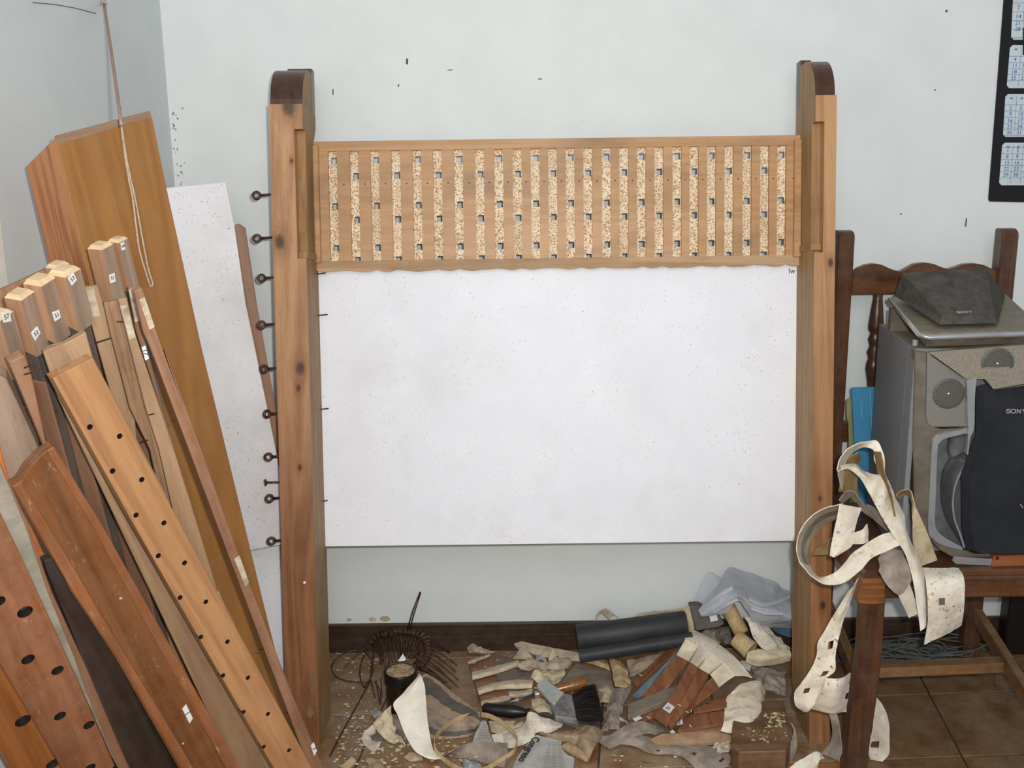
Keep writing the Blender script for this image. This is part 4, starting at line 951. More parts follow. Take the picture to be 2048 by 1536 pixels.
# ================================================================ leather strips on the chair
def leather(name, a, b, specks=0.55, grey=0.0, back=None):
    t = NT(name); v = t.coord(); n = t.noise(v, 24, 5, 0.65, 0.4)
    c = t.ramp(n, [(0.3, lin(b)), (0.62, lin(a))])
    g = t.noise(v, 9, 4, 0.6); c = t.mix(t.math('MULTIPLY', t.step(g, 0.5, 0.7), grey), c, lin('77706a'))
    s_ = t.noise(v, 120, 3, 0.6); z = t.noise(v, 10, 3, 0.6)
    c = t.mix(t.math('MULTIPLY', t.step(s_, 0.60, 0.66), t.math('MULTIPLY', t.step(z, 0.45, 0.6), specks)), c, lin('8a5236'))
    t.bump(t.noise(v, 260, 3, 0.7), 0.2, 0.001)
    return t.out(c, 0.75, 0, 0.2)
M_le = leather('cream_leather', 'eae2d2', 'cfc3ae', 0.9, 0.4)
M_leb = leather('leather_underside', 'b5a995', '8b7f6e', 0.7, 0.5)
M_leg = leather('grey_leather', 'a3968a', '776c60', 0.4, 0.7)
M_legd = leather('dark_grey_leather', '807468', '57504a', 0.3, 0.8)
M_letan = leather('tan_leather', 'c3ab84', '9c8058', 0.6, 0.2)
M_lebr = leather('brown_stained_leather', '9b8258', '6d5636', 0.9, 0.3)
def c1(x, y): return (1580+x/3.34, 840+y/3.34)
def c2_(x, y): return (1540+x/3.978, 1150+y/3.978)
def band(name, A, B, cf, dA, dB, lab, mats=None, n=60, m=7, holes=(), th=0.0018, group=None, bulge=0.0, edge=0.12, rough=0.0015, parent=None, vslots=None):
    """A, B: the two edges in picture points (cf converts a crop point); dA, dB: distances (number or list)"""
    k = len(A); B = B if len(B) == k else [B[min(int(i*len(B)/k), len(B)-1)] for i in range(k)]
    la = dA if isinstance(dA, (list, tuple)) else [dA]*k; lb_ = dB if isinstance(dB, (list, tuple)) else [dB]*k
    rows = []
    for p, q, x, y in zip(A, B, la, lb_):
        a = PD(*cf(*p), x); b = PD(*cf(*q), y)
        mid = (a+b)/2+CF*(-bulge); rows.append([a, mid, b])
    g = gsheet(rows, n, m, th, holes, rough, 30.0, edge, True, vslots)
    return mk(name, g, mats or [M_le, M_leb], parent, smooth=55, label=None if parent else lab, cat=None if parent else 'leather strip', group=group)
I_ = lambda x, y: (x, y)
band('leather_strip', [(318, 330), (335, 270), (372, 212), (440, 165), (520, 145), (580, 138), (612, 190), (632, 255), (632, 340)],
     [(350, 470), (365, 330), (395, 245), (450, 198), (500, 182), (548, 195), (560, 215), (562, 270), (590, 330)], c1, [1.93, 1.94, 1.96, 1.97, 1.98, 1.98, 1.97, 1.95, 1.94], [1.99, 2.0, 2.0, 2.0, 1.99, 1.98, 1.97, 1.96, 1.95], 'topmost arched leather loop of the tangle, in front of the blue folder', [M_le, M_leb])
band('leather_strip', [(325, 480), (350, 330), (400, 250), (455, 215)], [(455, 480), (452, 390), (455, 310), (480, 250)], c1, 2.0, 2.03, 'brown-stained underside of a leather band inside the top loop', [M_lebr, M_leb])
band('leather_strip', [(318, 345), (390, 330), (465, 385), (520, 480), (575, 580), (630, 680), (700, 790), (770, 900), (815, 1050), (845, 1230), (872, 1412)],
     [(335, 308), (430, 290), (500, 340), (565, 365), (640, 375), (705, 510), (765, 640), (785, 760), (850, 900), (905, 1060), (908, 1330)], c1, [1.90]*4+[1.87]*3+[1.86]*4, [1.92]*4+[1.90]*3+[1.89]*4, 'long cream leather strip falling diagonally from the top loop past the seat', bulge=0.012, n=90)
band('leather_strip', [(556, 210), (575, 300), (592, 390), (618, 500), (645, 640)], [(605, 215), (625, 320), (650, 420), (680, 520), (702, 645)], c1, 1.925, 1.865, 'narrow brown-stained leather ribbon lying along the long diagonal strip', [M_lebr, M_lebr])
band('leather_strip', [(708, 512), (735, 478), (775, 466), (806, 478), (832, 560), (872, 650), (925, 770), (985, 935)],
     [(735, 535), (752, 510), (780, 500), (800, 520), (815, 600), (820, 720), (832, 860), (880, 975)], c1, [1.95, 1.94, 1.93, 1.92, 1.91, 1.91, 1.91, 1.92], [1.99, 1.98, 1.97, 1.95, 1.92, 1.9, 1.9, 1.91], 'tan leather band arching over beside the loudspeaker front', [leather('dusty_tan_leather', 'bfae8f', '93805f', .5, .3), M_leb])
band('leather_strip', [(350, 562), (240, 588), (140, 645), (72, 750), (50, 860), (70, 950), (140, 1035), (245, 1095), (360, 1088), (470, 1005), (545, 925), (640, 880), (735, 835)],
     [(330, 655), (250, 690), (190, 735), (140, 810), (118, 890), (135, 970), (180, 1040), (240, 1045), (310, 1010), (370, 950), (430, 880), (600, 770), (705, 745)], c1, [1.90]*5+[1.86]*6+[1.86]*2, [2.0, 2.0, 1.99, 1.98, 1.96, 1.93, 1.9, 1.88, 1.87, 1.86, 1.86, 1.88, 1.89], 'big round leather loop hanging left of the tangle against the frame post', [M_le, M_leb, leather('grey_stained_inner', 'a29a8e', '7d756b', .3, .5), leather('shaded_cream_inner', 'cfc2aa', 'ab9c84', .5, .3)], n=110, m=16, vslots=lambda u, v: (2 if .35 < v < .68 else 3) if u < .42 else 0)  # inner side of the loop: grey stain plus shading put into the colour
band('leather_strip', [(152, 905), (180, 860), (225, 820), (285, 790)], [(290, 900), (300, 890), (305, 870), (310, 800)], c1, 2.0, 2.01, 'brown leather lying inside the big round loop', [M_lebr, M_leb])
band('leather_strip', [(328, 560), (312, 650), (296, 720), (280, 800), (262, 905)], [(482, 590), (445, 690), (425, 770), (412, 845), (300, 922)], c1, 1.85, 1.845, 'flat cream leather end folded over the big round loop', bulge=0.006)
band('leather_strip', [(430, 752), (422, 790), (420, 830)], [(520, 695), (526, 760), (524, 812)], c1, 1.845, 1.84, 'small cream leather knot at the middle of the tangle', bulge=0.012, n=20)
band('leather_strip', [(470, 590), (500, 620), (560, 660), (650, 735)], [(520, 560), (560, 580), (610, 640), (660, 745)], c1, 1.93, 1.95, 'small curled grey leather scrap deep in the tangle', [M_leg, M_leb], n=24)
band('leather_strip', [(330, 540), (370, 485), (420, 478), (460, 520), (500, 580)], [(350, 562), (400, 520), (430, 520), (450, 560), (470, 610)], c1, 1.96, 1.98, 'small grey leather arch beneath the top loop', [M_leg, M_leb], n=30)
band('leather_strip', [(582, 925), (620, 880), (690, 858), (745, 872)], [(592, 1010), (660, 1120), (740, 1170), (812, 1075)], c1, 1.89, 1.86, 'grey dusty leather flap curling over the seat corner', [M_leg, M_leb], bulge=0.012)
band('leather_strip', [(718, 1162), (745, 1220), (770, 1270), (794, 1322)], [(800, 1095), (825, 1160), (840, 1230), (852, 1296)], c1, 1.895, 1.89, 'pinkish cream leather tip hanging below the grey flap', n=24)
band('leather_strip', [(888, 985), (905, 1060), (915, 1150), (920, 1250), (918, 1360), (898, 1502)], [(1128, 985), (1162, 1050), (1168, 1130), (1165, 1220), (1160, 1300), (1145, 1372)], c1, [1.91, 1.88, 1.87, 1.87, 1.88, 1.89], [1.93, 1.89, 1.88, 1.88, 1.89, 1.91],
     'wide cream leather flap with square cut-outs hanging over the seat front', holes=((0.54, 0.34, 0.10, 0.16),), n=60, m=26, bulge=0.006)
tgp = [c1(*p) for p in ((1045, 1070), (1092, 1064), (1098, 1120), (1050, 1130))]
band('leather_strip', [(620, 130), (560, 230), (500, 325), (440, 430), (378, 540), (368, 650), (310, 770), (240, 870), (192, 940), (202, 1040), (268, 1096)],
     [(705, 25), (668, 130), (635, 230), (580, 380), (548, 500), (522, 640), (518, 760), (450, 820), (425, 880), (385, 980), (318, 1062)], c2_, [1.93]*4+[1.92]*4+[1.93]*3, [1.93]*4+[1.90]*4+[1.90]*3, 'cream leather tail with square holes hanging left of the chair leg', holes=((0.43, 0.62, 0.05, 0.24), (0.62, 0.62, 0.045, 0.26), (0.795, 0.42, 0.045, 0.2)), n=100, m=21, bulge=0.006)
band('leather_strip', [(440, 820), (420, 900), (380, 980), (318, 1064)], [(645, 780), (632, 880), (622, 1000), (605, 1088)], c2_, [1.89, 1.88, 1.89, 1.92], [1.93, 1.93, 1.93, 1.94], 'bright fold of cream leather wrapping behind the chair leg', bulge=0.02, holes=((0.55, 0.92, 0.14, 0.16),), n=36, m=21)
band('leather_strip', [(838, 958), (826, 1080), (818, 1200), (795, 1310), (772, 1400), (800, 1470)], [(842, 965), (905, 1060), (944, 1180), (950, 1300), (948, 1420), (895, 1486)], c2_, 2.035, [2.035, 2.02, 2.01, 2.01, 2.015, 2.02], 'pale leather piece with a square hole showing right of the chair leg foot', holes=((0.68, 0.3, 0.1, 0.35),), n=50, m=17)
band('leather_strip', [(455, 1070), (478, 1150), (495, 1250), (470, 1340), (405, 1420)], [(525, 1075), (552, 1180), (560, 1290), (570, 1390), (545, 1480)], c2_, 1.99, [1.99, 1.97, 1.95, 1.94, 1.93], 'grey twisted leather piece between frame post and chair leg', [M_leg, M_leb])
band('leather_strip', [(118, 1570), (200, 1490), (290, 1440), (360, 1402), (400, 1415)], [(420, 1590), (390, 1560), (385, 1520), (395, 1470), (410, 1430)], c2_, 1.90, 1.88, 'cream leather heaped at the foot of the right post', bulge=0.02)
band('leather_strip', [(60, 1560), (110, 1440), (165, 1330), (188, 1240), (165, 1180)], [(110, 1580), (190, 1450), (215, 1360), (205, 1240), (175, 1180)], c2_, 2.03, 2.03, 'narrow grey leather strip beside the foot of the right post', [M_leg, M_leb], n=40)

# ---------------------------------------------------------------- things on the floor
def piece(name, rows, cf, lab, mats, nu=40, nv=16, th=0.0016, holes=(), rough=0.002, edge=0.0, cat='leather scrap', parent=None, rs=35.0, smooth=50, group=None, vslots=None):
    """rows of (x, y, height above the floor)"""
    R = [[PZ(*cf(p[0], p[1]), p[2]) for p in r] for r in rows]
    return mk(name, gsheet(R, nu, nv, th, holes, rough, rs, edge, True, vslots), mats, parent, smooth=smooth, label=None if parent else lab, cat=None if parent else cat, group=group)
A6 = lambda x, y: (640+x/6.4, 1160+y/6.4)
B6 = lambda x, y: (660+x/6.827, 1320+y/6.827)
C6 = lambda x, y: (920+x/6.4, 1260+y/6.4)
D6 = lambda x, y: (920+x/6.4, 1376+y/6.4)
E5 = lambda x, y: (1220+x/5.19, 1240+y/5.19)
F4 = lambda x, y: (1130+x/4.357, 1120+y/4.357)
G3 = lambda x, y: (1000+x/3.2, 1100+y/3.2)

# rusty springs strung side by side
def wire(name, pts, r, lab=None, cat='spring', group=None, parent=None, m=None, n=None):
    pts = spline(pts, n) if n else pts
    return mk(name, gtube(pts, r, 7), m or M_iron, parent, smooth=True, label=lab, cat=cat if not parent else None, group=group)
ridge = [(640, 820, .03), (700, 740, .045), (800, 700, .055), (880, 700, .06), (960, 660, .066), (1040, 655, .068), (1120, 665, .068), (1200, 680, .066), (1290, 705, .062), (1350, 760, .058), (1375, 830, .052), (1385, 900, .046), (1375, 970, .04), (1350, 1030, .034), (1300, 1080, .028), (1250, 1090, .022)]
inn = [(850, 1110), (845, 1120), (855, 1095), (915, 1065), (970, 1045), (1035, 975), (1060, 1010), (1095, 975), (1140, 1010), (1180, 1010), (1215, 1000), (1230, 1060), (1190, 1070), (1210, 1100), (1230, 1120), (1240, 1130)]
outp = [(285, 1090), (190, 690), (830, 1180), (780, 1100), (870, 1080), (1020, 960), (1080, 860), (1240, 950), (1655, 960), (1790, 1110), (1765, 1190), (1800, 1305), (1745, 1370), (1700, 1405), (1640, 1320), (1520, 1290)]
def resamp(l, n): return [tuple(cr([V(tuple(p)+(0,)*(3-len(p))) for p in l], i/(n-1))) for i in range(n)]
NS = 24
ridge = resamp(ridge, NS); inn = [p[:2] for p in resamp(inn, NS)]
outp = [outp[min(15, round(i*15/(NS-1)))] for i in range(NS)]; outp = [(x+random.uniform(-40, 40), y+random.uniform(-30, 30)) for x, y in outp]
ORD = 'first second third fourth fifth sixth seventh eighth ninth tenth eleventh twelfth thirteenth fourteenth fifteenth sixteenth seventeenth eighteenth nineteenth twentieth'.split()+['fourth from last', 'third from last', 'last but one', 'last']
for k, ((rx, ry, rz), (ix, iy), (ox, oy)) in enumerate(zip(ridge, inn, outp)):
    c = PZ(*A6(rx, ry), rz); a = PZ(*A6(ix, iy), 0.012); b = PZ(*A6(ox, oy), 0.004)
    nx = V(ridge[min(k+1, NS-1)][:2])-V(ridge[max(k-1, 0)][:2]); ax = PZ(*A6(rx+nx.x*.2, ry+nx.y*.2), rz)-c
    ax = ax.normalized(); u = ax.orthogonal().normalized(); v_ = ax.cross(u); r = 0.0088
    coil = [c+(u*cos(t)+v_*sin(t))*r+ax*(-0.005+0.010*i/36) for i, t in enumerate([2*pi*3*i/36 for i in range(37)])]
    wire('torsion_spring', [a, a.lerp(coil[0], .5)+V((0, 0, .003))]+coil+[b.lerp(coil[-1], .5)+V((0, 0, .004)), b], 0.0016, 'rusty wire spring, %s along the bundle from its left end' % ORD[k], group='rusty springs of the bundle')


hp_ = [PZ(*A6(1110, 660), 0.068), PD(*A6(1180+8, 400), 2.44), PD(*A6(1283, 150), 2.47), PD(*A6(1290, 160), 2.468), PD(*A6(1215, 400), 2.44), PZ(*A6(1140, 660), 0.068)]
wire('hairpin_wire', hp_, 0.0016, 'long hairpin of wire sticking up from the spring bundle', 'wire')
lp = [(640, 1310, .004), (500, 1310, .004), (330, 1290, .004), (200, 1230, .01), (150, 1120, .02), (200, 1020, .03), (330, 930, .035), (470, 905, .035), (580, 930, .035), (650, 1000, .03), (683, 1080, .025), (670, 1180, .015), (640, 1270, .006), (560, 1370, .004)]
wire('wire_loop', [PZ(*A6(x, y), z) for x, y, z in lp], 0.0018, 'large brown wire loop lying between post and spring bundle', 'wire', n=80)
lp2 = [(570, 960, .02), (535, 1040, .015), (512, 1140, .01), (515, 1240, .006), (545, 1340, .004), (600, 1385, .004)]
wire('wire_bow', [PZ(*A6(x, y), z) for x, y, z in lp2], 0.0017, 'short curved wire crossing the large brown wire loop', 'wire', n=30)
lw = [(740, 740, .045), (700, 900, .03), (660, 1100, .02), (640, 1290, .012)]
wire('wire_rod', [PZ(*A6(x, y), z) for x, y, z in lw]+[PZ(*A6(540, 1480), .006), PZ(676, 1480, .004), PZ(660, 1512, .003)], 0.002, 'long straight wire running down past the left post foot', 'wire', n=40)
for k, pts in enumerate(([(660, 1290, .03), (680, 1400, .02), (710, 1530, .005)], [(720, 1290, .03), (735, 1400, .02), (760, 1560, .005)], [(780, 1250, .03), (790, 1400, .018), (800, 1500, .005)], [(700, 1300, .03), (770, 1420, .015), (775, 1600, .005)])):
    wire('bent_wire', [PZ(*A6(x, y), z) for x, y, z in pts], 0.0016, ['leftmost', 'second', 'rightmost', 'slanting'][k]+' short rusty wire standing left of the black-lidded jar', 'wire', group='short rusty wires by the jar', n=12)

# glass jar with a dusty black lid
jz = 0.125
jc = PZ(801, 1340.5, jz); jr = (PZ(834, 1340.5, jz)-PZ(768, 1340.5, jz)).length/2
jar = empty('jar', V((jc.x, jc.y, 0)), label='glass jar with black lid topped by dust and crumbs', cat='jar')
tg_ = NT('brown_jar_glass'); tg_.b.inputs['Transmission Weight'].default_value = 0.75; tg_.b.inputs['IOR'].default_value = 1.45
M_jar = tg_.out(lin('4a3a2a'), 0.08, 0, 0.5)
ax = V((0, 0, 1)); o = V((jc.x, jc.y, 0))
mk('glass_body', glathe([(jr*.8, 0.0006), (jr*.92, .006), (jr*.93, .07), (jr*.9, .084), (jr*.78, .092), (jr*.78, .10)], o, ax, 32), M_jar, jar, smooth=50)
mk('contents', glathe([(jr*.82, .005), (jr*.84, .05), (0, .052)], o, ax, 24), plain('jar_contents', '3b2c20', .8), jar)
lid = mk('lid', glathe([(jr*.95, .094), (jr, .098), (jr, jz-.004), (jr*.96, jz-.0005), (jr*.9, jz), (jr*.86, jz-.002), (0, jz-.002)], o, ax, 40), plain('black_lid', '1c1614', 0.35, var=.1), jar, smooth=40)
mk('lid_dust', glathe([(jr*.85, jz-.0018), (jr*.84, jz-.001), (0, jz-.0004)], o, ax, 30), plain('dust_and_crumbs', 'c2a784', .95, var=.3, scale=90, col2='6d5239', bump=.8), lid)
mk('paper_chip', gextrude([PZ(*A6(995, 1040), jz), PZ(*A6(1060, 945), jz+.018), PZ(*A6(1100, 1010), jz+.004), PZ(*A6(1080, 1035), jz)], (0, .001, 0)), M_white, label='white paper chip standing on the far edge of the jar lid', cat='paper chip')

def cs_(h): return h
# white leather S-strip in front of the jar
band('leather_strip', [(1222, 190), (1110, 320), (990, 460), (862, 602), (925, 760), (975, 900), (1040, 1050), (1150, 1230), (1290, 1325), (1400, 1356), (1500, 1348)],
     [(1226, 192), (1262, 260), (1292, 350), (1305, 480), (1318, 640), (1330, 800), (1352, 950), (1390, 1160), (1420, 1245), (1480, 1275), (1542, 1292)], B6, [2.16, 2.15, 2.135, 2.12, 2.11, 2.10, 2.09, 2.06, 2.045, 2.042, 2.043], [2.16, 2.155, 2.15, 2.145, 2.14, 2.13, 2.11, 2.085, 2.07, 2.065, 2.06], 'bright white leather strip curving up in front of the jar', [leather('white_leather', 'f2ede0', 'e2dac8', .2, .0), M_leb], bulge=0.010, n=90, m=9, edge=0.04)
piece('leather_strip', [[(1500, 1350, .004), (1520, 1335, .004), (1545, 1325, .004)], [(1620, 1265, .03), (1640, 1300, .015), (1640, 1325, .003)], [(1760, 1190, .036), (1760, 1260, .02), (1800, 1340, .003)], [(1900, 1135, .036), (1900, 1250, .02), (1950, 1360, .003)], [(2050, 1115, .034), (2070, 1260, .02), (2080, 1400, .003)], [(2230, 1120, .03), (2260, 1280, .02), (2250, 1440, .003)], [(2430, 1130, .02), (2420, 1300, .02), (2380, 1470, .003)]], B6,
      'greyish brown leather band continuing from the white strip towards the newspaper', [M_leg, M_leb], 60, 14, cat='leather strip')
M_stan = leather('dusty_brown_leather', 'b39c84', '8f7963', .3, .3); M_sdk = leather('dark_band_leather', '6f665e', '544d47', .2, .3)
def vs_(u, v):
    v += .03*sin(9*u)
    return 0 if v < .07 or .30 < v < .48 or .52 < v < .66 or v > .93 else (2 if v < .30 or .80 < v else 3)
piece('leather_band', [[(1190, 330, .055), (1150, 560, .04), (1080, 830, .02), (1000, 1090, .002)], [(1300, 190, .05), (1260, 520, .04), (1230, 800, .02), (1180, 1110, .002)], [(1480, 285, .045), (1440, 560, .035), (1400, 830, .02), (1400, 1070, .002)], [(1700, 465, .04), (1640, 680, .035), (1600, 880, .025), (1620, 1070, .002)], [(1880, 590, .04), (1820, 760, .035), (1800, 900, .025), (1820, 1055, .003)], [(2000, 700, .04), (1980, 800, .04), (1960, 910, .03), (1960, 1010, .004)], [(2045, 770, .036), (2045, 830, .036), (2042, 880, .03), (2030, 930, .015)]], B6,
      'wide grey and tan striped leather band behind the white strip', [M_stan, M_leb, M_sdk, M_leg], 60, 48, cat='leather strip', vslots=vs_)
piece('leather_band', [[(860, 690, .03), (850, 800, .03), (860, 900, .02), (900, 1000, .004)], [(960, 700, .03), (970, 820, .03), (980, 930, .02), (1020, 1060, .004)], [(1080, 740, .025), (1090, 850, .025), (1100, 950, .015), (1100, 1090, .003)]], B6, 'grey leather end poking out left of the white strip', [M_leg, M_leb], 24, 16, cat='leather strip')
# crumbling scraps
M_scrap = leather('crumbling_cream_leather', 'ddd0b4', 'bba988', .6, .2)
piece('leather_scrap', [[(595, 880, .03), (650, 800, .045), (740, 700, .055), (830, 620, .06)], [(610, 930, .02), (700, 850, .035), (780, 780, .045), (850, 740, .045)], [(680, 1000, .015), (770, 950, .025), (830, 880, .03), (870, 900, .03)], [(770, 1090, .006), (830, 1040, .015), (880, 1000, .02), (930, 1020, .012)], [(880, 1150, .003), (930, 1120, .01), (980, 1120, .008), (1040, 1160, .003)]], B6, 'crumbling cream leather scrap left of the white strip', [M_scrap, M_leb], 40, 20, rough=.006, edge=.3)
piece('leather_scrap', [[(530, 920, .012), (590, 880, .018), (640, 900, .01)], [(450, 1010, .008), (540, 980, .008), (620, 1000, .006)], [(440, 1090, .006), (540, 1080, .004), (690, 1080, .012)], [(490, 1180, .003), (570, 1190, .003), (680, 1160, .004)], [(560, 1230, .002), (600, 1245, .002), (650, 1210, .002)]], B6, 'pale rounded leather scrap lying left of the crumbling cream piece', [M_le, M_leb], 30, 16, edge=.1)
piece('leather_scrap', [[(545, 1030, .012), (600, 1005, .014), (660, 990, .016)], [(580, 1085, .012), (640, 1065, .014), (700, 1050, .014)], [(620, 1110, .011), (670, 1105, .013), (720, 1095, .012)]], B6, 'small dark grey scrap on the pale rounded leather', [M_legd, M_leb], 16, 10)
piece('paper_scrap', [[(640, 660, .002), (690, 700, .012), (720, 780, .002)], [(560, 700, .004), (600, 760, .014), (640, 800, .002)], [(560, 760, .002), (590, 790, .006), (620, 810, .002)]], B6, 'thin grey flake of paper beside the short rusty wires', [plain('grey_flake', 'b5b2aa', .8), M_leb], 14, 10, cat='paper scrap')
piece('leather_scrap', [[(1010, 1340, .003), (1090, 1260, .008), (1150, 1240, .006)], [(1080, 1380, .003), (1180, 1320, .008), (1250, 1310, .004)], [(1120, 1390, .002), (1200, 1370, .004), (1270, 1360, .002)]], B6, 'pinkish leather shred in front of the white strip curve', [leather('pinkish_leather', 'cbb69b', 'a68d72', .5, .3), M_leb], 20, 14, edge=.3)
piece('leather_scrap', [[(480, 1345, .003), (580, 1345, .008), (700, 1370, .003)], [(520, 1440, .003), (620, 1430, .01), (730, 1430, .004)], [(500, 1540, .002), (610, 1540, .006), (740, 1530, .003)]], B6, 'pinkish dusty leather scrap at the bottom edge left of centre', [leather('pink_dusty_leather', 'c4ae96', '9e8870', .6, .4), M_leb], 20, 14, edge=.35, rough=.004)
mk('wood_chip', gextrude([PZ(*B6(150, 1480), .003), PZ(*B6(300, 1345), .003), PZ(*B6(355, 1395), .003), PZ(*B6(230, 1540), .003)], (0, 0, .006), .0006), W_cream, label='pale wood chip at the bottom edge beside the left post foot', cat='wood chip')

# thin leather ring standing on edge
rg_ = [(2045, 772, .03), (1900, 790, .03), (1750, 835, .03), (1600, 920, .03), (1480, 1020, .028), (1420, 1130, .024), (1425, 1240, .018), (1500, 1345, .01), (1600, 1430, .006), (1690, 1490, .004), (1800, 1540, .004), (1950, 1580, .006), (2150, 1510, .01)]
R1 = [PZ(*B6(x, y), z) for x, y, z in rg_]
R2 = [PZ(*D6(x, y), z) for x, y, z in ((560, 930, .014), (690, 840, .018), (735, 710, .022), (690, 620, .026), (560, 490, .03), (400, 400, .032), (270, 370, .032))]
rr_ = R1+R2
rows = [[p, p+V((0.001, 0.006, 0.009))] for p in rr_]
mk('leather_ring', gsheet(rows, 120, 3, .0014, two=False), [M_letan, M_letan], smooth=50, label='thin tan leather hoop lying open in front of the screwdriver', cat='leather strip')

# brown board with torn cream leather fingers
rb_ = empty('ribbed_board', PZ(*C6(350, 650), 0), label='brown wood piece under torn cream leather fingers left of the brush', cat='board')
W_rib = wood('mahogany_rib', '926044', '65402a', 'x', .4, dust=.2, stain=.25)
mk('base_board', gextrude([PZ(*C6(*p), .003) for p in ((100, 420), (400, 330), (760, 420), (680, 900), (640, 960), (280, 980))], (0, 0, .008), .0008), W_rib, rb_)
mk('grey_backing', gextrude([PZ(*C6(*p), .0115) for p in ((420, 340), (760, 400), (940, 620), (700, 800), (540, 760), (470, 600))], (0, 0, .002)), M_legd, rb_)
fing = [([(95, 400), (230, 350), (380, 305)], [(110, 445), (240, 400), (385, 345)]), ([(150, 540), (450, 460), (750, 375)], [(165, 645), (470, 560), (765, 460)]),
        ([(215, 735), (420, 680), (630, 640), (780, 632), (940, 630)], [(245, 835), (430, 775), (630, 755), (780, 755), (920, 745)]), ([(262, 912), (440, 865), (650, 840)], [(280, 985), (450, 945), (640, 900)]),
        ([(620, 790), (760, 780), (930, 750)], [(640, 870), (780, 860), (920, 840)])]
for a, b in fing:
    k = len(a); rows = [[PZ(*C6(*p), .016), PZ(*C6((p[0]+q[0])/2, (p[1]+q[1])/2), .024), PZ(*C6(*q), .015)] for p, q in zip(a, b)]
    mk('leather_finger', gsheet(rows, 30, 9, .002, rough=.002, rs=60, edge=.3), [leather('pinkish_cream_leather', 'dccbb0', 'bba88c', .3, .1), M_leb], rb_, smooth=50)
# scraps behind it
M_pc = leather('dusty_pinkish_leather', 'cdbba3', 'a5937c', .3, .35)
piece('leather_scrap', [[(95, 230, .01), (160, 180, .025), (260, 210, .02)], [(110, 290, .006), (230, 270, .025), (340, 250, .02)], [(200, 310, .004), (330, 300, .018), (480, 270, .006)]], C6, 'curled cream leather scrap nearest the baseboard left of the fingers', [M_pc, M_leb], 24, 14, rough=.004, edge=.25)
piece('leather_strip', [[(690, 115, .03), (690, 180, .02), (720, 240, .008)], [(820, 150, .028), (830, 220, .02), (860, 290, .01)], [(1000, 190, .026), (1000, 260, .02), (1010, 330, .01)], [(1250, 240, .022), (1250, 310, .018), (1260, 380, .01)], [(1545, 290, .02), (1545, 350, .016), (1520, 400, .01)]], C6, 'tapering pinkish leather strip lying along the baseboard', [M_pc, M_leb], 40, 12, cat='leather strip')
piece('leather_scrap', [[(800, 185, .05), (815, 200, .05), (830, 215, .05)], [(740, 280, .04), (820, 290, .045), (900, 310, .04)], [(680, 370, .02), (800, 370, .03), (950, 390, .025)]], C6, 'triangular folded grey-pink scrap standing behind the fingers', [M_pc, M_leb], 18, 14)
piece('leather_scrap', [[(760, 410, .02), (900, 390, .03), (1070, 420, .035), (1200, 380, .03), (1400, 340, .03)], [(760, 470, .02), (900, 450, .035), (1080, 480, .03), (1250, 440, .04), (1420, 420, .03)], [(780, 520, .016), (920, 500, .02), (1080, 520, .025), (1260, 500, .03), (1380, 500, .02)]], C6, 'crumpled pinkish leather heap right of the cream fingers', [M_pc, M_leb], 30, 36, rough=.012, rs=22)
piece('leather_scrap', [[(910, 600, .02), (960, 510, .04), (1100, 520, .03), (1330, 500, .03)], [(960, 640, .02), (1040, 570, .035), (1160, 590, .04), (1340, 560, .035)], [(1000, 680, .012), (1100, 660, .02), (1200, 690, .02), (1300, 650, .02)]], C6, 'cream leather scrap with brown spot above the brush', [M_scrap, M_leb], 26, 26, rough=.006)
piece('leather_scrap', [[(980, 330, .03), (1040, 310, .04), (1110, 380, .03)], [(970, 400, .025), (1040, 380, .03), (1100, 420, .025)]], C6, 'small bluish grey flake among the pinkish scraps', [plain('bluish_flake', 'a8a6a8', .7), M_leb], 10, 10)
piece('leather_scrap', [[(1130, 380, .03), (1190, 240, .05), (1230, 300, .035)], [(1150, 420, .02), (1230, 340, .04), (1290, 360, .03)]], C6, 'torn cream peak of leather behind the brush', [M_scrap, M_leb], 12, 12, rough=.004)
piece('paper_scrap', [[(920, 900, .012), (1000, 870, .02), (1060, 890, .018), (1150, 940, .012)], [(930, 1000, .012), (1020, 980, .02), (1100, 980, .018), (1180, 1010, .012)], [(1000, 1060, .01), (1080, 1050, .012), (1150, 1060, .012), (1220, 1100, .008)]], C6, 'crumpled cream paper between screwdriver and brush', [M_scrap, M_leb], 20, 20, rough=.004, cat='paper scrap')

# chisel with a turned wooden handle
def ax_pts(p, q): return p, (q-p), (q-p).length
cz = .042
a = PZ(*C6(985, 820), .030); b = PZ(*C6(1630, 665), .050)
chis = empty('chisel', a, label='chisel with orange-brown turned wooden handle under the brush', cat='chisel')
L = (b-a).length; u = (b-a)
R0 = 0.0125
mk('handle', glathe([(R0*.55, .02*L), (R0*.8, .08*L), (R0*.75, .2*L), (R0*.95, .4*L), (R0*1.1, .6*L), (R0*1.12, .8*L), (R0*1.0, .93*L), (R0*.8, .99*L), (R0*.3, L)], a, u, 24), wood('varnished_handle', '96602d', '6c3f1c', 'z', .25, stain=.3, ring=2, spec=.6), chis, smooth=40)
mk('ferrule', glathe([(R0*.5, -.05*L), (R0*.6, -.03*L), (R0*.6, .05*L)], a, u, 20), M_silver, chis, smooth=40)
t_ = PZ(*C6(560, 950), .02)
M_steel = plain('dull_steel', '8c8a8a', .35, .8, var=.12, scale=60)
mk('shank', gtube([a-u*.03, a.lerp(t_, .5), t_], [.0042, .0036, .005], 8), M_steel, chis, smooth=True)
mk('collar', glathe([(.005, 0), (.0062, .004), (.005, .009)], a.lerp(t_, .55), (t_-a), 16), M_silver, chis, smooth=True)

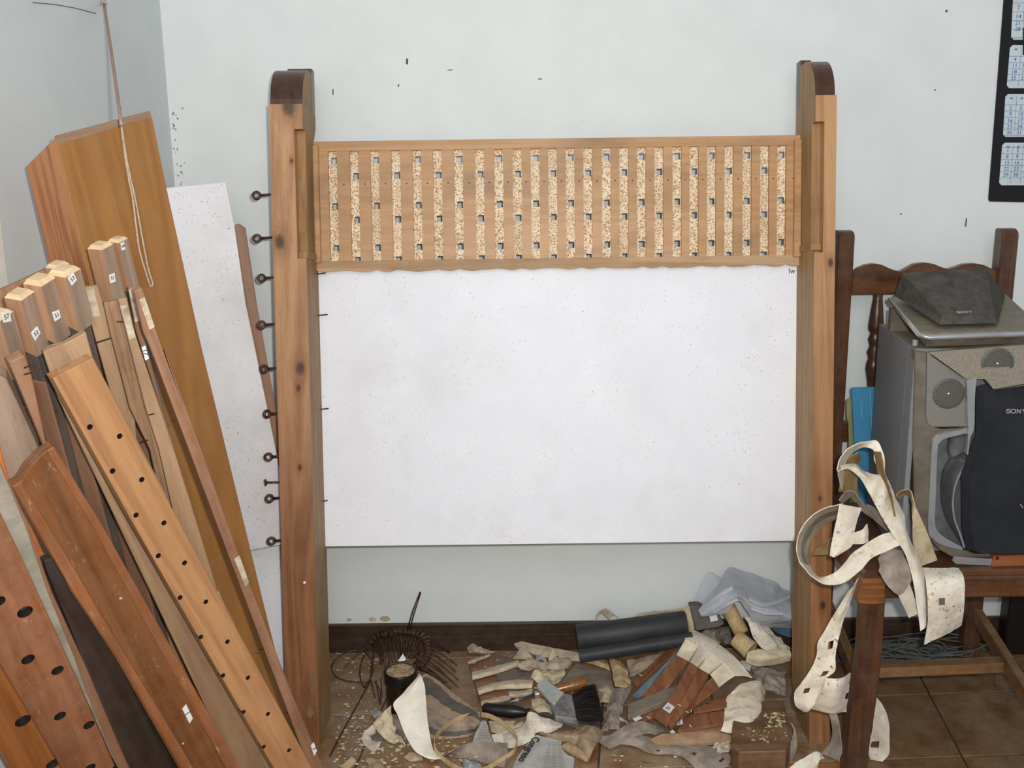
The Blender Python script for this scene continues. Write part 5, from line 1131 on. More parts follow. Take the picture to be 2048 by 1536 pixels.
# flat brush with black bristles
br = empty('paint_brush', PZ(*C6(1400, 900), 0), label='flat brush with pale handle, tin ferrule and black bristles', cat='brush')
def slabz(name, pts, th, m, parent, cf=C6, bev=.002, **k):
    return mk(name, gextrude([PZ(*cf(x, y), z) for x, y, z in pts], (0, 0, -th), bev), m, parent, **k)
slabz('brush_handle', [(975, 690, .066), (1000, 660, .066), (1080, 612, .066), (1115, 622, .066), (1330, 790, .060), (1185, 930, .060)], .014, plain('grey_white_handle', 'b9bdbb', .45, var=.06), br, bev=.004)
slabz('handle_shoulder', [(1185, 930, .0615), (1200, 870, .0615), (1265, 775, .0615), (1330, 790, .0615), (1215, 935, .0615)], .016, plain('pale_wood_shoulder', 'c6c4b6', .5, var=.05), br, bev=.001)
slabz('ferrule', [(1160, 930, .058), (1320, 800, .058), (1440, 835, .055), (1470, 980, .054), (1500, 1142, .052), (1360, 1120, .052), (1225, 1105, .054)], .015, plain('tin_ferrule', 'a5a3a2', .38, .5, var=.15, scale=50), br, bev=.002)
slabz('ferrule_side', [(1160, 940, .045), (1225, 1105, .045), (1530, 1225, .03), (1500, 1142, .045)], .012, plain('tin_ferrule_side', '8f8d8b', .4, .5, var=.15, scale=50), br, bev=.001)
random.seed(3)
G = []
for i in range(330):
    t = random.random(); h = random.uniform(-.007, .005)
    x0, y0 = 1440+t*62, 830+t*305; x1, y1 = 1720+t*120+random.uniform(-25, 20), 690+t*480+random.uniform(-8, 8)
    p = PZ(*C6(x0, y0), .050+h); q = PZ(*C6(x1, y1), .040+h*1.3)
    m_ = p.lerp(q, .5)+V((0, 0, .004+random.uniform(-.002, .003)))
    G.append(gtube([p, m_, q], [.0011, .0010, .0004], 4, cap=False))
bb = mk('bristles', join(*G), plain('black_bristle', '241d1a', .5, var=.1), br)
bb['kind'] = 'stuff'
slabz('bristle_core', [(1440, 838, .046), (1600, 770, .043), (1700, 720, .041), (1780, 860, .040), (1825, 1140, .038), (1500, 1135, .046)], .006, plain('bristle_dark', '15110f', .8), br, bev=.001)

# screwdriver
sd_ = empty('screwdriver', PZ(*C6(600, 1040), 0), label='screwdriver with black handle lying left of the brush', cat='screwdriver')
a = PZ(*C6(290, 1005), .028); b = PZ(*C6(900, 1060), .028); u = b-a; L = u.length; R0 = .0145
mk('handle', glathe([(R0*.3, 0), (R0*.8, .02*L), (R0*1.0, .08*L), (R0*.98, .25*L), (R0*1.1, .5*L), (R0*1.12, .66*L), (R0*.8, .82*L), (R0*.6, .9*L), (R0*.78, .96*L), (R0*.7, L)], a, u, 20), plain('black_grip', '161313', .4, var=.15, scale=60, col2='241f1e'), sd_, smooth=35)
b2 = PZ(*C6(1560, 1175), .030); b3 = PZ(*C6(1790, 1215), .030)
mk('shaft', gtube([b, b2], .0026, 8), M_steel, sd_, smooth=True)
up = V((0, 0, 1)); sv = (b3-b2).cross(up).normalized()
mk('tip', gextrude([b2+sv*.0026, b3+sv*.0045, b3-sv*.0045, b2-sv*.0026], (0, 0, .0022)), M_steel, sd_)
# light leather over its neck
piece('leather_scrap', [[(545, 600, .01), (580, 760, .006), (600, 770, .004)], [(660, 530, .016), (690, 640, .012), (720, 750, .006)], [(800, 480, .024), (830, 590, .018), (860, 700, .008)], [(870, 320, .045), (900, 520, .03), (950, 650, .014)], [(960, 320, .046), (970, 470, .034), (980, 570, .02)], [(1080, 380, .034), (1090, 480, .03), (1120, 580, .016)], [(1200, 410, .028), (1210, 490, .024), (1230, 540, .014)], [(1320, 460, .02), (1300, 490, .018), (1250, 520, .014)]], D6, 'cream leather scrap peaking over the neck of the screwdriver', [M_le, M_leb], 50, 20, rough=.003)
piece('leather_scrap', [[(360, 420, .012), (380, 480, .008), (400, 560, .006)], [(520, 420, .018), (530, 500, .014), (540, 570, .01)], [(700, 420, .02), (680, 490, .016), (660, 530, .012)], [(820, 420, .02), (800, 470, .018), (780, 500, .014)]], D6, 'pinkish striped leather below the screwdriver handle', [M_pc, M_leb], 26, 14)
piece('leather_scrap', [[(400, 600, .008), (430, 680, .006), (470, 730, .004)], [(540, 560, .012), (560, 640, .008), (580, 700, .005)], [(640, 540, .012), (650, 640, .008), (640, 720, .005)]], D6, 'cream leather corner beside the newspaper headline', [M_le, M_leb], 16, 12)
piece('leather_scrap', [[(690, 470, .02), (720, 430, .026), (780, 420, .022), (830, 450, .018)], [(700, 500, .012), (740, 480, .01), (770, 490, .01), (790, 500, .01)]], D6, 'small dark curled bit under the screwdriver', [M_legd, M_legd], 12, 12)

# newspaper
M_news = plain('newsprint', 'b9b7b0', .8, var=.06, scale=12, col2='a3a19b')
M_newsd = plain('news_print_grey', '77766f', .85, var=.05)
nwA = [[(980, 600, .016), (1060, 620, .014), (1150, 640, .012), (1300, 680, .010)], [(860, 720, .012), (980, 760, .016), (1120, 760, .010), (1300, 760, .010)], [(760, 840, .010), (900, 880, .016), (1060, 880, .006), (1380, 860, .008)], [(700, 960, .008), (850, 1000, .013), (1040, 1000, .005), (1460, 900, .006)], [(640, 1090, .006), (820, 1130, .010), (1020, 1130, .004), (1440, 1100, .004)]]
news = piece('newspaper', nwA, D6, 'grey newspaper sheet with black headline at the bottom centre', [M_news, M_news], 40, 40, .0004, rough=.001, cat='newspaper')
def newsline(pts, wd, m, parent, nm, lift=.0012): 
    G = []
    for (x0, y0, z0, x1, y1, z1) in pts:
        p, q = PZ(*D6(x0, y0), z0+lift), PZ(*D6(x1, y1), z1+lift); n = (q-p).cross(V((0, 0, 1))).normalized()*wd/2
        G.append(gextrude([p-n, p+n, q+n, q-n], (0, 0, .0002)))
    return mk(nm, join(*G), m, parent)
LN = []
random.seed(5)
for r in range(16):
    f = r/15; x0, y0 = 1120-f*80, 690+f*420; x1, y1 = 1290+f*90, 690+f*360+10
    for s_ in range(3):
        g0, g1 = s_/3+.02, (s_+random.uniform(.8, .95))/3
        LN.append((x0+(x1-x0)*g0, y0+(y1-y0)*g0, .0105-.004*f, x0+(x1-x0)*g1, y0+(y1-y0)*g1, .0105-.004*f))
newsline(LN, .0011, M_newsd, news, 'print_columns')
LN = [(1010-k*14, 690+k*24, .0145-.0004*k, 1018-k*14, 700+k*24, .0145-.0004*k) for k in range(14)]
newsline(LN, .0012, M_newsd, news, 'print_subline')
# headline, reading down the sheet
p0_ = PZ(*D6(985, 630), .0165); p1_ = PZ(*D6(775, 965), .0150)
e = (p1_-p0_).normalized(); upn = V((0, 0, 1)); side = upn.cross(e); 
mid = (p0_+p1_)/2+V((0, 0, .0022))
upd = upn.cross(e).normalized(); nn_ = e.cross(upd)
mm = Matrix(((e.x, upd.x, nn_.x, mid.x), (e.y, upd.y, nn_.y, mid.y), (e.z, upd.z, nn_.z, mid.z), (0, 0, 0, 1)))
mk('headline', text_geo('Congreso', (p1_-p0_).length*.235, mm, 0.0006), M_ink, news)
np2 = piece('newspaper', [[(270, 430, .02), (330, 430, .02), (390, 600, .01)], [(200, 580, .014), (290, 600, .014), (420, 680, .008)], [(150, 720, .006), (280, 740, .008), (470, 740, .006)]], D6, 'torn grey newspaper corner beside the thin leather hoop', [M_news, M_news], 20, 16, .0004, cat='newspaper')
newsline([(290-f*8, 470+f*20, .0215-.0006*f, 350+f*4, 470+f*20, .0205-.0007*f) for f in range(10)], .001, M_newsd, np2, 'print_columns', .001)
np3 = piece('paper_scrap', [[(20, 920, .006), (60, 890, .014), (160, 920, .012)], [(40, 1000, .006), (120, 980, .018), (260, 980, .012)], [(60, 1090, .004), (200, 1080, .012), (330, 1080, .006)]], D6, 'bluish grey crumpled paper at the bottom edge below the leather hoop', [plain('bluish_paper', 'b3b7b8', .7, var=.12), M_news], 20, 16, rough=.006, cat='paper scrap')

# brown folded leather right of the brush
piece('leather_scrap', [[(980, 590, .010), (1010, 560, .022), (1040, 545, .022)], [(1080, 620, .010), (1130, 590, .02), (1180, 580, .02)], [(1240, 670, .010), (1300, 600, .024), (1440, 520, .022)], [(1400, 700, .010), (1480, 600, .03), (1600, 480, .03)], [(1540, 800, .010), (1600, 650, .034), (1720, 500, .03)], [(1640, 945, .006), (1720, 760, .02), (1850, 560, .014)]], D6, 'brownish dusty leather flap spreading below the brush', [leather('brownish_dusty_leather', 'ab957a', '7f6a52', .6, .5), M_leb], 50, 24, rough=.004)
piece('leather_scrap', [[(1280, 750, .006), (1330, 720, .012), (1380, 700, .014)], [(1400, 830, .005), (1450, 800, .014), (1500, 760, .016)], [(1520, 900, .004), (1570, 880, .012), (1620, 850, .012)], [(1630, 950, .003), (1650, 930, .006), (1660, 900, .006)]], D6, 'small ribbed brown and cream leather offcut below the dusty flap', [M_letan, M_leb], 20, 12)
W_grey2 = wood('grey_dusty_plank', '84786c', '5b5148', 'x', .7, dust=.5, stain=.3)
mk('grey_board', gextrude([PZ(*C6(*p), .03) for p in ((1300, 640), (1480, 420), (1930, 520), (1970, 720), (1760, 880))], (0, 0, -.012), .002), W_grey2, label='dusty grey board lying behind the brush bristles', cat='board')
piece('leather_strip', [[(1500, 410, .03), (1540, 380, .04), (1590, 350, .04)], [(1620, 420, .034), (1660, 370, .045), (1700, 335, .04)], [(1760, 460, .034), (1780, 400, .045), (1800, 350, .04)], [(1920, 520, .03), (1900, 440, .04), (1880, 390, .035)]], C6, 'tan leather fold along the back of the dusty grey board', [M_letan, M_leb], 30, 12, cat='leather strip')
tw = [([(1900, 350), (1940, 480), (1960, 620), (1980, 720)], [(2060, 390), (2120, 480), (2160, 620), (2200, 740)], [.05, .055, .05, .045], [.04, .05, .045, .04]),
      ([(1960, 740), (1930, 860), (1880, 980), (1870, 1090), (1810, 1210)], [(2200, 740), (2140, 860), (2080, 960), (2050, 1080), (1890, 1250)], [.045, .04, .035, .03, .02], [.045, .045, .04, .03, .02])]
for i, (a, b, za, zb_) in enumerate(tw):
    piece('leather_strip', [[(p[0], p[1], x), ((p[0]+q[0])/2, (p[1]+q[1])/2, (x+y)/2+.012), (q[0], q[1], y)] for p, q, x, y in zip(a, b, za, zb_)], C6, ['tan-edged grey leather fold right of the dusty grey board', 'twisted grey leather roll between brush and bellows'][i], [M_letan if i == 0 else M_leg, M_leb], 30, 14, rough=.005, cat='leather strip')
piece('leather_strip', [[(0, 1000, .03), (40, 1030, .03), (100, 1040, .03)], [(60, 1010, .03), (110, 1010, .035), (170, 1050, .03)], [(110, 1060, .025), (160, 1060, .03), (210, 1110, .02)]], E5, 'short pale leather tag end curling by the bellows hinge', [M_leg, M_leb], 16, 10, cat='leather strip')
piece('leather_strip', [[(-200, 1200, .012), (-100, 1280, .01), (0, 1340, .006)], [(0, 1190, .02), (60, 1240, .018), (110, 1290, .008)], [(130, 1110, .03), (170, 1170, .028), (210, 1230, .014)], [(280, 1050, .036), (330, 1110, .034), (380, 1180, .02)], [(400, 1070, .034), (430, 1130, .03), (470, 1190, .016)], [(570, 1130, .02), (560, 1150, .02), (520, 1180, .014)]], E5, 'grey dusty leather strip with brown spots left of the bellows', [M_leg, M_leb], 40, 16, cat='leather strip', holes=())
piece('leather_strip', [[(90, 1290, .006), (130, 1240, .014), (200, 1200, .018)], [(250, 1310, .006), (300, 1250, .016), (350, 1200, .018)], [(430, 1390, .005), (480, 1330, .014), (520, 1260, .016)], [(640, 1395, .006), (690, 1330, .016), (760, 1265, .014)], [(780, 1440, .006), (850, 1360, .016), (950, 1290, .014)], [(900, 1560, .004), (1000, 1450, .014), (1150, 1350, .012)], [(1000, 1640, .004), (1150, 1560, .012), (1290, 1430, .010)]], E5, 'grey leather strip with punched holes crossing the bottom right foreground', [M_leg, M_leb], 70, 20, holes=((.36, .35, .035, .14), (.70, .45, .04, .2), (.93, .75, .035, .16)), cat='leather strip')

# bellows: ribs and leather gussets
W_bel = wood('bellows_mahogany', '96603f', '683c26', 'y', .4, dust=.15, stain=.25, ring=1.2)
M_gus = leather('bellows_leather', 'ebe0cc', 'cfbfa4', .25, .12)
bel = empty('folding_bellows', PZ(*E5(900, 700), 0), label='fan-shaped wooden bellows with cream leather ends, the upright one', cat='bellows')
def rib(parent, pts, th=.005, m=None, nm='rib'):
    return mk(nm, gextrude([PZ(*E5(x, y), z) for x, y, z in pts], (0, 0, -th), .0006), m or W_bel, parent)
rib(bel, [(235, 640, .03), (610, 280, .075), (690, 240, .085), (790, 195, .10), (700, 300, .09), (270, 690, .03)])
mk('rib_tip', gextrude([PZ(*E5(*p), .088) for p in ((605, 270), (660, 235), (790, 190), (640, 290))], (0, 0, .002)), M_gus, bel)
rib(bel, [(230, 780, .02), (700, 330, .08), (745, 255, .09), (370, 750, .025), (290, 810, .02)], m=plain('blue_grey_lining', '7c8790', .7, var=.15), nm='lining_strip')
rib(bel, [(330, 790, .02), (480, 620, .045), (692, 358, .085), (812, 425, .085), (640, 650, .05), (560, 760, .03), (420, 820, .02)])
rib(bel, [(450, 1000, .045), (560, 880, .055), (690, 690, .07), (822, 440, .092), (918, 495, .092), (850, 640, .078), (590, 1095, .045)])
rib(bel, [(600, 1080, .042), (760, 800, .066), (925, 492, .090), (1025, 560, .090), (880, 800, .066), (640, 1130, .040)])
rib(bel, [(640, 1060, .034), (860, 800, .056), (1060, 590, .082), (1130, 695, .076), (900, 880, .048), (660, 1110, .032)])
g0 = [[(690, 360, .087), (815, 427, .087), (920, 495, .094), (1022, 555, .092), (1060, 590, .084), (1132, 695, .077)], [(735, 280, .098), (860, 345, .092), (965, 400, .104), (1080, 480, .098), (1140, 520, .094), (1215, 630, .084)], [(785, 195, .112), (905, 250, .108), (1010, 310, .114), (1120, 380, .108), (1210, 450, .106), (1305, 575, .090)]]
R = [[PZ(*E5(*p[:2]), p[2]) for p in r] for r in g0]
mk('leather_gusset', gsheet(R, 16, 40, .0018, rough=.0015), [M_gus, M_leb], bel, smooth=45)
g1 = [[(778, 190, .113), (905, 255, .110), (1040, 330, .112), (1180, 430, .108), (1305, 578, .091)], [(810, 135, .116), (950, 185, .116), (1090, 270, .116), (1240, 370, .110), (1400, 575, .090)], [(850, 92, .112), (1010, 170, .112), (1180, 285, .112), (1330, 420, .104), (1480, 595, .086)]]
R = [[PZ(*E5(*p[:2]), p[2]) for p in r] for r in g1]
mk('leather_hem', gsheet(R, 10, 40, .0018, rough=.0015), [M_le, M_leb], bel, smooth=45)
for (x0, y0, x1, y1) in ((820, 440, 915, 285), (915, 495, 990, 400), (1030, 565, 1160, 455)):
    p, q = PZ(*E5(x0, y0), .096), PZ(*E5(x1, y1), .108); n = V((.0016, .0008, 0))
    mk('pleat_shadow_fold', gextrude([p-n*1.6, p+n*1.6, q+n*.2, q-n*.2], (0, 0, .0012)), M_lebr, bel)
lbz = mk('label', gextrude([PZ(*E5(*p), .0585) for p in ((545, 920), (600, 855), (672, 905), (620, 972))], (0, 0, .0006)), M_white, bel)
pa = PZ(*E5(605, 914), .0596); e = (PZ(*E5(650, 880), .0596)-PZ(*E5(575, 965), .0596)).normalized(); up = V((0, 0, 1)).cross(e)
mk('handwriting', text_geo('IV', .016, Matrix(((e.x, up.x, 0, pa.x), (e.y, up.y, 0, pa.y), (e.z, up.z, 1, pa.z), (0, 0, 0, 1)))), M_ink, lbz)
for (x, y, z, an) in ((720, 885, .062, -50), (318, 573, .052, -50), (800, 955, .05, -45), (845, 945, .05, 70)):
    c = PZ(*E5(x, y), z); d = V((cos(radians(an)), sin(radians(an)), 0))*.0048; n = V((-d.y, d.x, 0))*.22
    mk('staple_tape', gextrude([c-d-n, c+d-n, c+d+n, c-d+n], (0, 0, .0008)), M_white, bel)
bel2 = empty('folding_bellows', PZ(*E5(1100, 1050), 0), label='flat bellows piece with torn cream leather end lying at the front right', cat='bellows')
rib(bel2, [(860, 920, .05), (1220, 800, .055), (1212, 905, .055), (870, 960, .05)])
rib(bel2, [(1000, 850, .046), (1270, 720, .05), (1290, 780, .05), (1220, 810, .052)])
rib(bel2, [(740, 1050, .036), (870, 970, .042), (1195, 945, .048), (1185, 1075, .046), (700, 1150, .034)])
rib(bel2, [(690, 1145, .030), (1180, 1080, .038), (1145, 1155, .036), (720, 1170, .03)], m=W_slat)
rib(bel2, [(425, 1232, .026), (540, 1180, .03), (1100, 1150, .034), (1340, 1210, .028), (1320, 1262, .022), (490, 1278, .020)], th=.008, m=W_slat2)
rib(bel2, [(190, 1050, .03), (230, 990, .034), (700, 830, .040), (740, 900, .04), (450, 1010, .034), (220, 1090, .028)])
g2 = [[(1215, 800, .057), (1190, 950, .05), (1180, 1075, .048), (1145, 1150, .038)], [(1275, 740, .066), (1260, 900, .056), (1250, 1040, .054), (1230, 1170, .04)], [(1340, 680, .072), (1350, 850, .066), (1350, 1020, .058), (1330, 1190, .04)], [(1450, 640, .074), (1470, 830, .07), (1440, 1020, .06), (1400, 1230, .034)], [(1560, 630, .07), (1575, 800, .064), (1535, 1010, .054), (1470, 1255, .026)], [(1615, 740, .05), (1590, 870, .046), (1555, 1040, .04), (1500, 1240, .02)]]
R = [[PZ(*E5(*p[:2]), p[2]) for p in r] for r in g2]
mk('torn_gusset', gsheet(R, 40, 40, .0018, rough=.0032, rs=40, edge=.2), [M_gus, M_leb], bel2, smooth=45)
piece('curled_edge', [[(1340, 1120, .05), (1440, 1110, .056), (1570, 1130, .045)], [(1330, 1190, .03), (1430, 1200, .05), (1540, 1180, .04)], [(1340, 1220, .02), (1420, 1240, .03), (1480, 1230, .022)]], E5, None, [M_leg, M_gus], 16, 14, parent=bel2)
for q_, z in (([(650, 1015), (700, 960), (735, 985), (690, 1040)], .046), ([(680, 1070), (750, 1030), (758, 1080), (700, 1095)], .040), ([(225, 1020), (285, 980), (335, 1020), (265, 1055)], .037), ([(620, 1160), (650, 1140), (680, 1165), (640, 1178)], .034)):
    mk('label', gextrude([PZ(*E5(*p), z) for p in q_], (0, 0, .0006)), M_white, bel2)
for (x, y, z, an) in ((400, 1013, .038, -55), (835, 1100, .044, -78)):
    c = PZ(*E5(x, y), z); d = V((cos(radians(an)), sin(radians(an)), 0))*.0048; n = V((-d.y, d.x, 0))*.22
    mk('staple_tape', gextrude([c-d-n, c+d-n, c+d+n, c-d+n], (0, 0, .0008)), M_white, bel2)
for (x0, y0, x1, y1) in ((705, 960, 705, 1090), (722, 955, 725, 1085), (690, 1150, 640, 1100)):
    mk('tie_wire', gtube([PZ(*E5(x0, y0), .05), PZ(*E5(x1, y1), .045)], .0007, 5), M_iron, bel2)
mk('grey_plank', gextrude([PZ(*E5(*p), .05) for p in ((185, 870), (640, 690), (710, 670), (700, 760), (600, 830), (200, 990), (180, 980))], (0, 0, -.014), .002), W_grey2, label='dusty grey-brown plank slipped between the two bellows', cat='plank')

# wooden block under the bellows
W_block = wood('dirty_brown_block', '75533a', '473020', 'x', .5, dust=.25, stain=.5, dustcol='b59c78')
zb_ = .055
tp = [PZ(*E5(*p), zb_) for p in ((1290, 850), (1800, 835), (1880, 1230), (1830, 1360), (1340, 1370), (1255, 1280))]
mk('wooden_block', gextrude(tp, (0, 0, -zb_+.001), .002), W_block, label='dirty brown wooden block with crumbs at the foot of the right post', cat='block')
mk('plaster_lump', gsheet([[PZ(*E5(1050, 1330), .02), PZ(*E5(1100, 1280), .03), PZ(*E5(1240, 1270), .02)], [PZ(*E5(1100, 1360), .015), PZ(*E5(1170, 1330), .03), PZ(*E5(1250, 1320), .016)], [PZ(*E5(1160, 1380), .01), PZ(*E5(1200, 1370), .015), PZ(*E5(1250, 1360), .01)]], 14, 14, .004, rough=.01, rs=70), [plain('speckled_plaster', 'cfc4b2', .9, var=.25, scale=120, col2='8d7a66'), M_leb], label='lump of speckled plaster in front of the flat bellows', cat='lump')

# black rolls at the back wall
M_blk = plain('black_leathercloth', '3a3b3d', .55, var=.12, scale=14, col2='2c2d30', spec=.4)
def roll(p, q, r, lab, m, cat='roll', spiral=True, sq=1.0):
    e = empty('roll', (p+q)/2-V((0, 0, r)), label=lab, cat=cat)
    ax = (q-p); 
    mk('roll_body', glathe([(r*.72, -.001), (r*.97, 0), (r, .002), (r, ax.length-.002), (r*.97, ax.length), (r*.72, ax.length-.001)], p, ax, 36), m, e, smooth=45)
    if spiral:
        a = ax.normalized(); u = V((0, 0, 1)); u = (u-a*u.dot(a)).normalized(); v_ = a.cross(u)
        sp_ = [q+a*.0015+(u*cos(t)+v_*sin(t))*(r*.9-r*.55*t/(6*pi)) for t in [6*pi*i/60 for i in range(61)]]
        mk('rolled_edge', gtube(sp_, .0012, 5), M_letan, e)
    return e
p = PD(1154, 1276, 2.46); q = PD(1372, 1247, 2.47)
roll(p, q, .0335, 'thick black leathercloth roll lying along the back wall', M_blk)
p2 = PD(1160, 1312, 2.40); q2 = PD(1385, 1277, 2.41)
roll(p2, q2, .017, 'thinner black roll lying in front of the thick one', M_blk, spiral=False)
band('card_edge', [(130, 800), (500, 730), (900, 690), (1060, 645)], [(140, 830), (500, 760), (900, 720), (1040, 660)], F4, 2.42, 2.41, 'yellowish card edge between the two black rolls', [plain('yellow_card', 'a89a6a', .7, var=.1), M_leb], m=4, edge=0, n=20)
mk('cream_card', gextrude([PD(*F4(*p), 2.48) for p in ((1010, 440), (1085, 405), (1130, 600), (1060, 640), (1040, 470))], (0, .004, 0)), leather('cream_card_paper', 'd5c5a4', 'b7a37e', .3, .1), label='cream card edge at the right end of the black roll', cat='card')
piece_d = lambda name, rows, cf, lab, mats, nu, nv, cat, **k: mk(name, gsheet([[PD(*cf(p[0], p[1]), p[2]) for p in r] for r in rows], nu, nv, k.get('th', .0014), k.get('holes', ()), k.get('rough', .002), 35.0, k.get('edge', 0)), mats, smooth=50, label=lab, cat=cat)
piece_d('leather_scrap', [[(262, 535, 2.50), (270, 510, 2.50), (300, 480, 2.50)], [(300, 460, 2.51), (345, 425, 2.52), (370, 440, 2.51)], [(390, 520, 2.50), (430, 480, 2.51), (480, 505, 2.50)]], F4, 'pale leather curl peeping over the left end of the black roll', [M_pc, M_leb], 16, 14, 'leather scrap')
piece_d('leather_scrap', [[(620, 480, 2.51), (660, 460, 2.52), (770, 450, 2.52)], [(650, 490, 2.50), (760, 465, 2.51), (900, 440, 2.51)], [(800, 470, 2.50), (930, 440, 2.51), (1100, 405, 2.51)], [(900, 460, 2.5), (1000, 450, 2.5), (1090, 430, 2.5)]], F4, 'pinkish leather strip along the top of the black roll', [M_pc, M_leb], 20, 12, 'leather strip')
# dark flat case with a white tag, and things right of the rolls
dc = mk('grey_case', gextrude([PD(*F4(*p), 2.47) for p in ((1090, 405), (1170, 400), (1340, 480), (1390, 560), (1330, 590), (1140, 620))], (0, .03, 0), .002), plain('dark_grey_cloth', '6f6962', .8, var=.12), label='dark grey cloth-covered piece with a white tag right of the black roll', cat='case')
mk('tag', gextrude([PD(*F4(*p), 2.468) for p in ((1258, 490), (1322, 478), (1335, 525), (1270, 540))], (0, .0008, 0)), M_white, dc)
# tan rolls of leather
def roll2(a, b, ra, rb, lab, m):
    ax = b-a; L = ax.length
    e = empty('leather_roll', (a+b)/2, label=lab, cat='leather roll')
    mk('roll_body', glathe([(ra*.8, 0.004), (ra*.96, 0), (ra, .004), ((ra+rb)/2*.97, L*.5), (rb, L-.004), (rb*.96, L), (rb*.78, L-.004)], a, ax, 32), m, e, smooth=50)
    return e
M_roll = leather('tan_roll_leather', 'c2ad86', '947545', .5, .1)
roll2(PD(*F4(1420, 410), 2.44), PD(*F4(1540, 640), 2.40), .019, .019, 'tan leather roll with brown rubbed side behind the bellows', M_roll)
roll2(PD(*F4(1490, 680), 2.36), PD(*F4(1620, 790), 2.33), .022, .024, 'short olive tan leather roll right of the bellows top', M_roll)
piece_d('leather_strip', [[(1590, 800, 2.32), (1580, 850, 2.31), (1570, 890, 2.31)], [(1680, 780, 2.31), (1690, 850, 2.29), (1670, 925, 2.30)], [(1800, 785, 2.31), (1820, 850, 2.29), (1800, 920, 2.30)], [(1960, 780, 2.31), (1970, 830, 2.30), (1960, 880, 2.31)]], F4, 'cream leather tongue running right from the short olive roll', [M_scrap, M_leb], 24, 16, 'leather strip')
piece_d('leather_strip', [[(1560, 480, 2.44), (1600, 560, 2.42), (1640, 680, 2.40)], [(1620, 500, 2.44), (1680, 600, 2.41), (1720, 770, 2.38)], [(1720, 560, 2.44), (1770, 650, 2.41), (1830, 785, 2.38)], [(1800, 620, 2.44), (1860, 720, 2.41), (1900, 780, 2.39)], [(1850, 660, 2.44), (1930, 740, 2.42), (1965, 770, 2.41)]], F4, 'broad pale leather sheet with red specks against the right post', [M_le, M_leb], 30, 24, 'leather strip', rough=.006)
piece('leather_scrap', [[(1180, 640, .05), (1250, 600, .065), (1330, 590, .06)], [(1260, 680, .045), (1330, 640, .06), (1400, 640, .05)], [(1330, 740, .04), (1390, 700, .05), (1440, 740, .04)]], F4, 'small grey folded leather beside the bellows hem', [M_leg, M_leb], 16, 14, rough=.006)
mk('blue_sheet', gextrude([PD(*F4(*p), 2.50) for p in ((1780, 580), (1980, 570), (1980, 680), (1850, 640))], (0, .003, 0)), plain('slate_blue_plastic', '5c6f88', .4, var=.1), label='slate blue sheet edge under the plastic bag', cat='sheet')
piece('grey_scrap', [[(1460, 470, .04), (1600, 500, .05), (1830, 520, .05)], [(1480, 560, .03), (1600, 560, .045), (1810, 600, .04)], [(1500, 620, .02), (1640, 640, .03), (1820, 700, .03)], [(1600, 720, .01), (1700, 750, .02), (1830, 800, .02)]], E5, 'grey dusty rag between bellows and the right post', [M_leg, M_leb], 26, 26, rough=.014, rs=25, cat='rag')
mk('white_chip', gextrude([PZ(*E5(*p), .05) for p in ((1350, 430), (1400, 430), (1470, 470), (1450, 535), (1400, 500))], (0, 0, .002)), M_white, label='white card chip beside the bellows hem', cat='card')

# translucent plastic bag
tb = NT('thin_plastic_film')
M_bag = tb.out(lin('dde2ec'), 0.22, 0, 0.5)
tb.b.inputs['Alpha'].default_value = 0.6; tb.b.inputs['Transmission Weight'].default_value = 0.1
tb.b.inputs['Subsurface Weight'].default_value = 0.0
def bagpt(x, y, d): return PD(*F4(x, y), min(d, 2.55))
bagg = empty('plastic_bag', PD(*F4(1600, 420), 2.45), label='crumpled translucent white plastic bag leaning on the wall by the right post', cat='plastic bag')
def film(name, rows, nu, nv, amp, holes=()):
    R = [[bagpt(*p) for p in r] for r in rows]
    return mk(name, gsheet(R, nu, nv, .0005, holes, amp, 14), [M_bag, M_bag], bagg, smooth=70)
film('bag_handle', [[(1100, 400, 2.53), (1170, 440, 2.50), (1200, 470, 2.49)], [(1170, 260, 2.54), (1240, 300, 2.52), (1290, 340, 2.50)], [(1240, 112, 2.55), (1300, 170, 2.53), (1345, 215, 2.51)], [(1300, 120, 2.55), (1345, 145, 2.54), (1385, 160, 2.53)]], 26, 18, .002)
film('bag_front', [[(1160, 440, 2.45), (1175, 465, 2.44), (1188, 490, 2.44), (1200, 495, 2.44)],
  [(1240, 325, 2.47), (1255, 380, 2.43), (1275, 430, 2.42), (1290, 485, 2.43)],
  [(1335, 210, 2.49), (1350, 300, 2.42), (1370, 380, 2.40), (1390, 465, 2.42)],
  [(1432, 72, 2.54), (1440, 220, 2.43), (1455, 320, 2.38), (1470, 385, 2.40)],
  [(1560, 100, 2.54), (1530, 200, 2.46), (1520, 300, 2.37), (1530, 365, 2.39)],
  [(1700, 140, 2.54), (1640, 240, 2.46), (1610, 360, 2.38), (1590, 450, 2.40)],
  [(1830, 190, 2.54), (1770, 290, 2.47), (1730, 420, 2.385), (1660, 540, 2.42)],
  [(1890, 250, 2.54), (1860, 350, 2.45), (1830, 470, 2.39), (1760, 585, 2.44)],
  [(2000, 270, 2.54), (1970, 390, 2.45), (1940, 500, 2.40), (1900, 590, 2.45)],
  [(2090, 330, 2.54), (2070, 430, 2.46), (2050, 520, 2.42), (2030, 590, 2.46)]], 110, 60, .0042, ((.17, .78, .05, .10),))
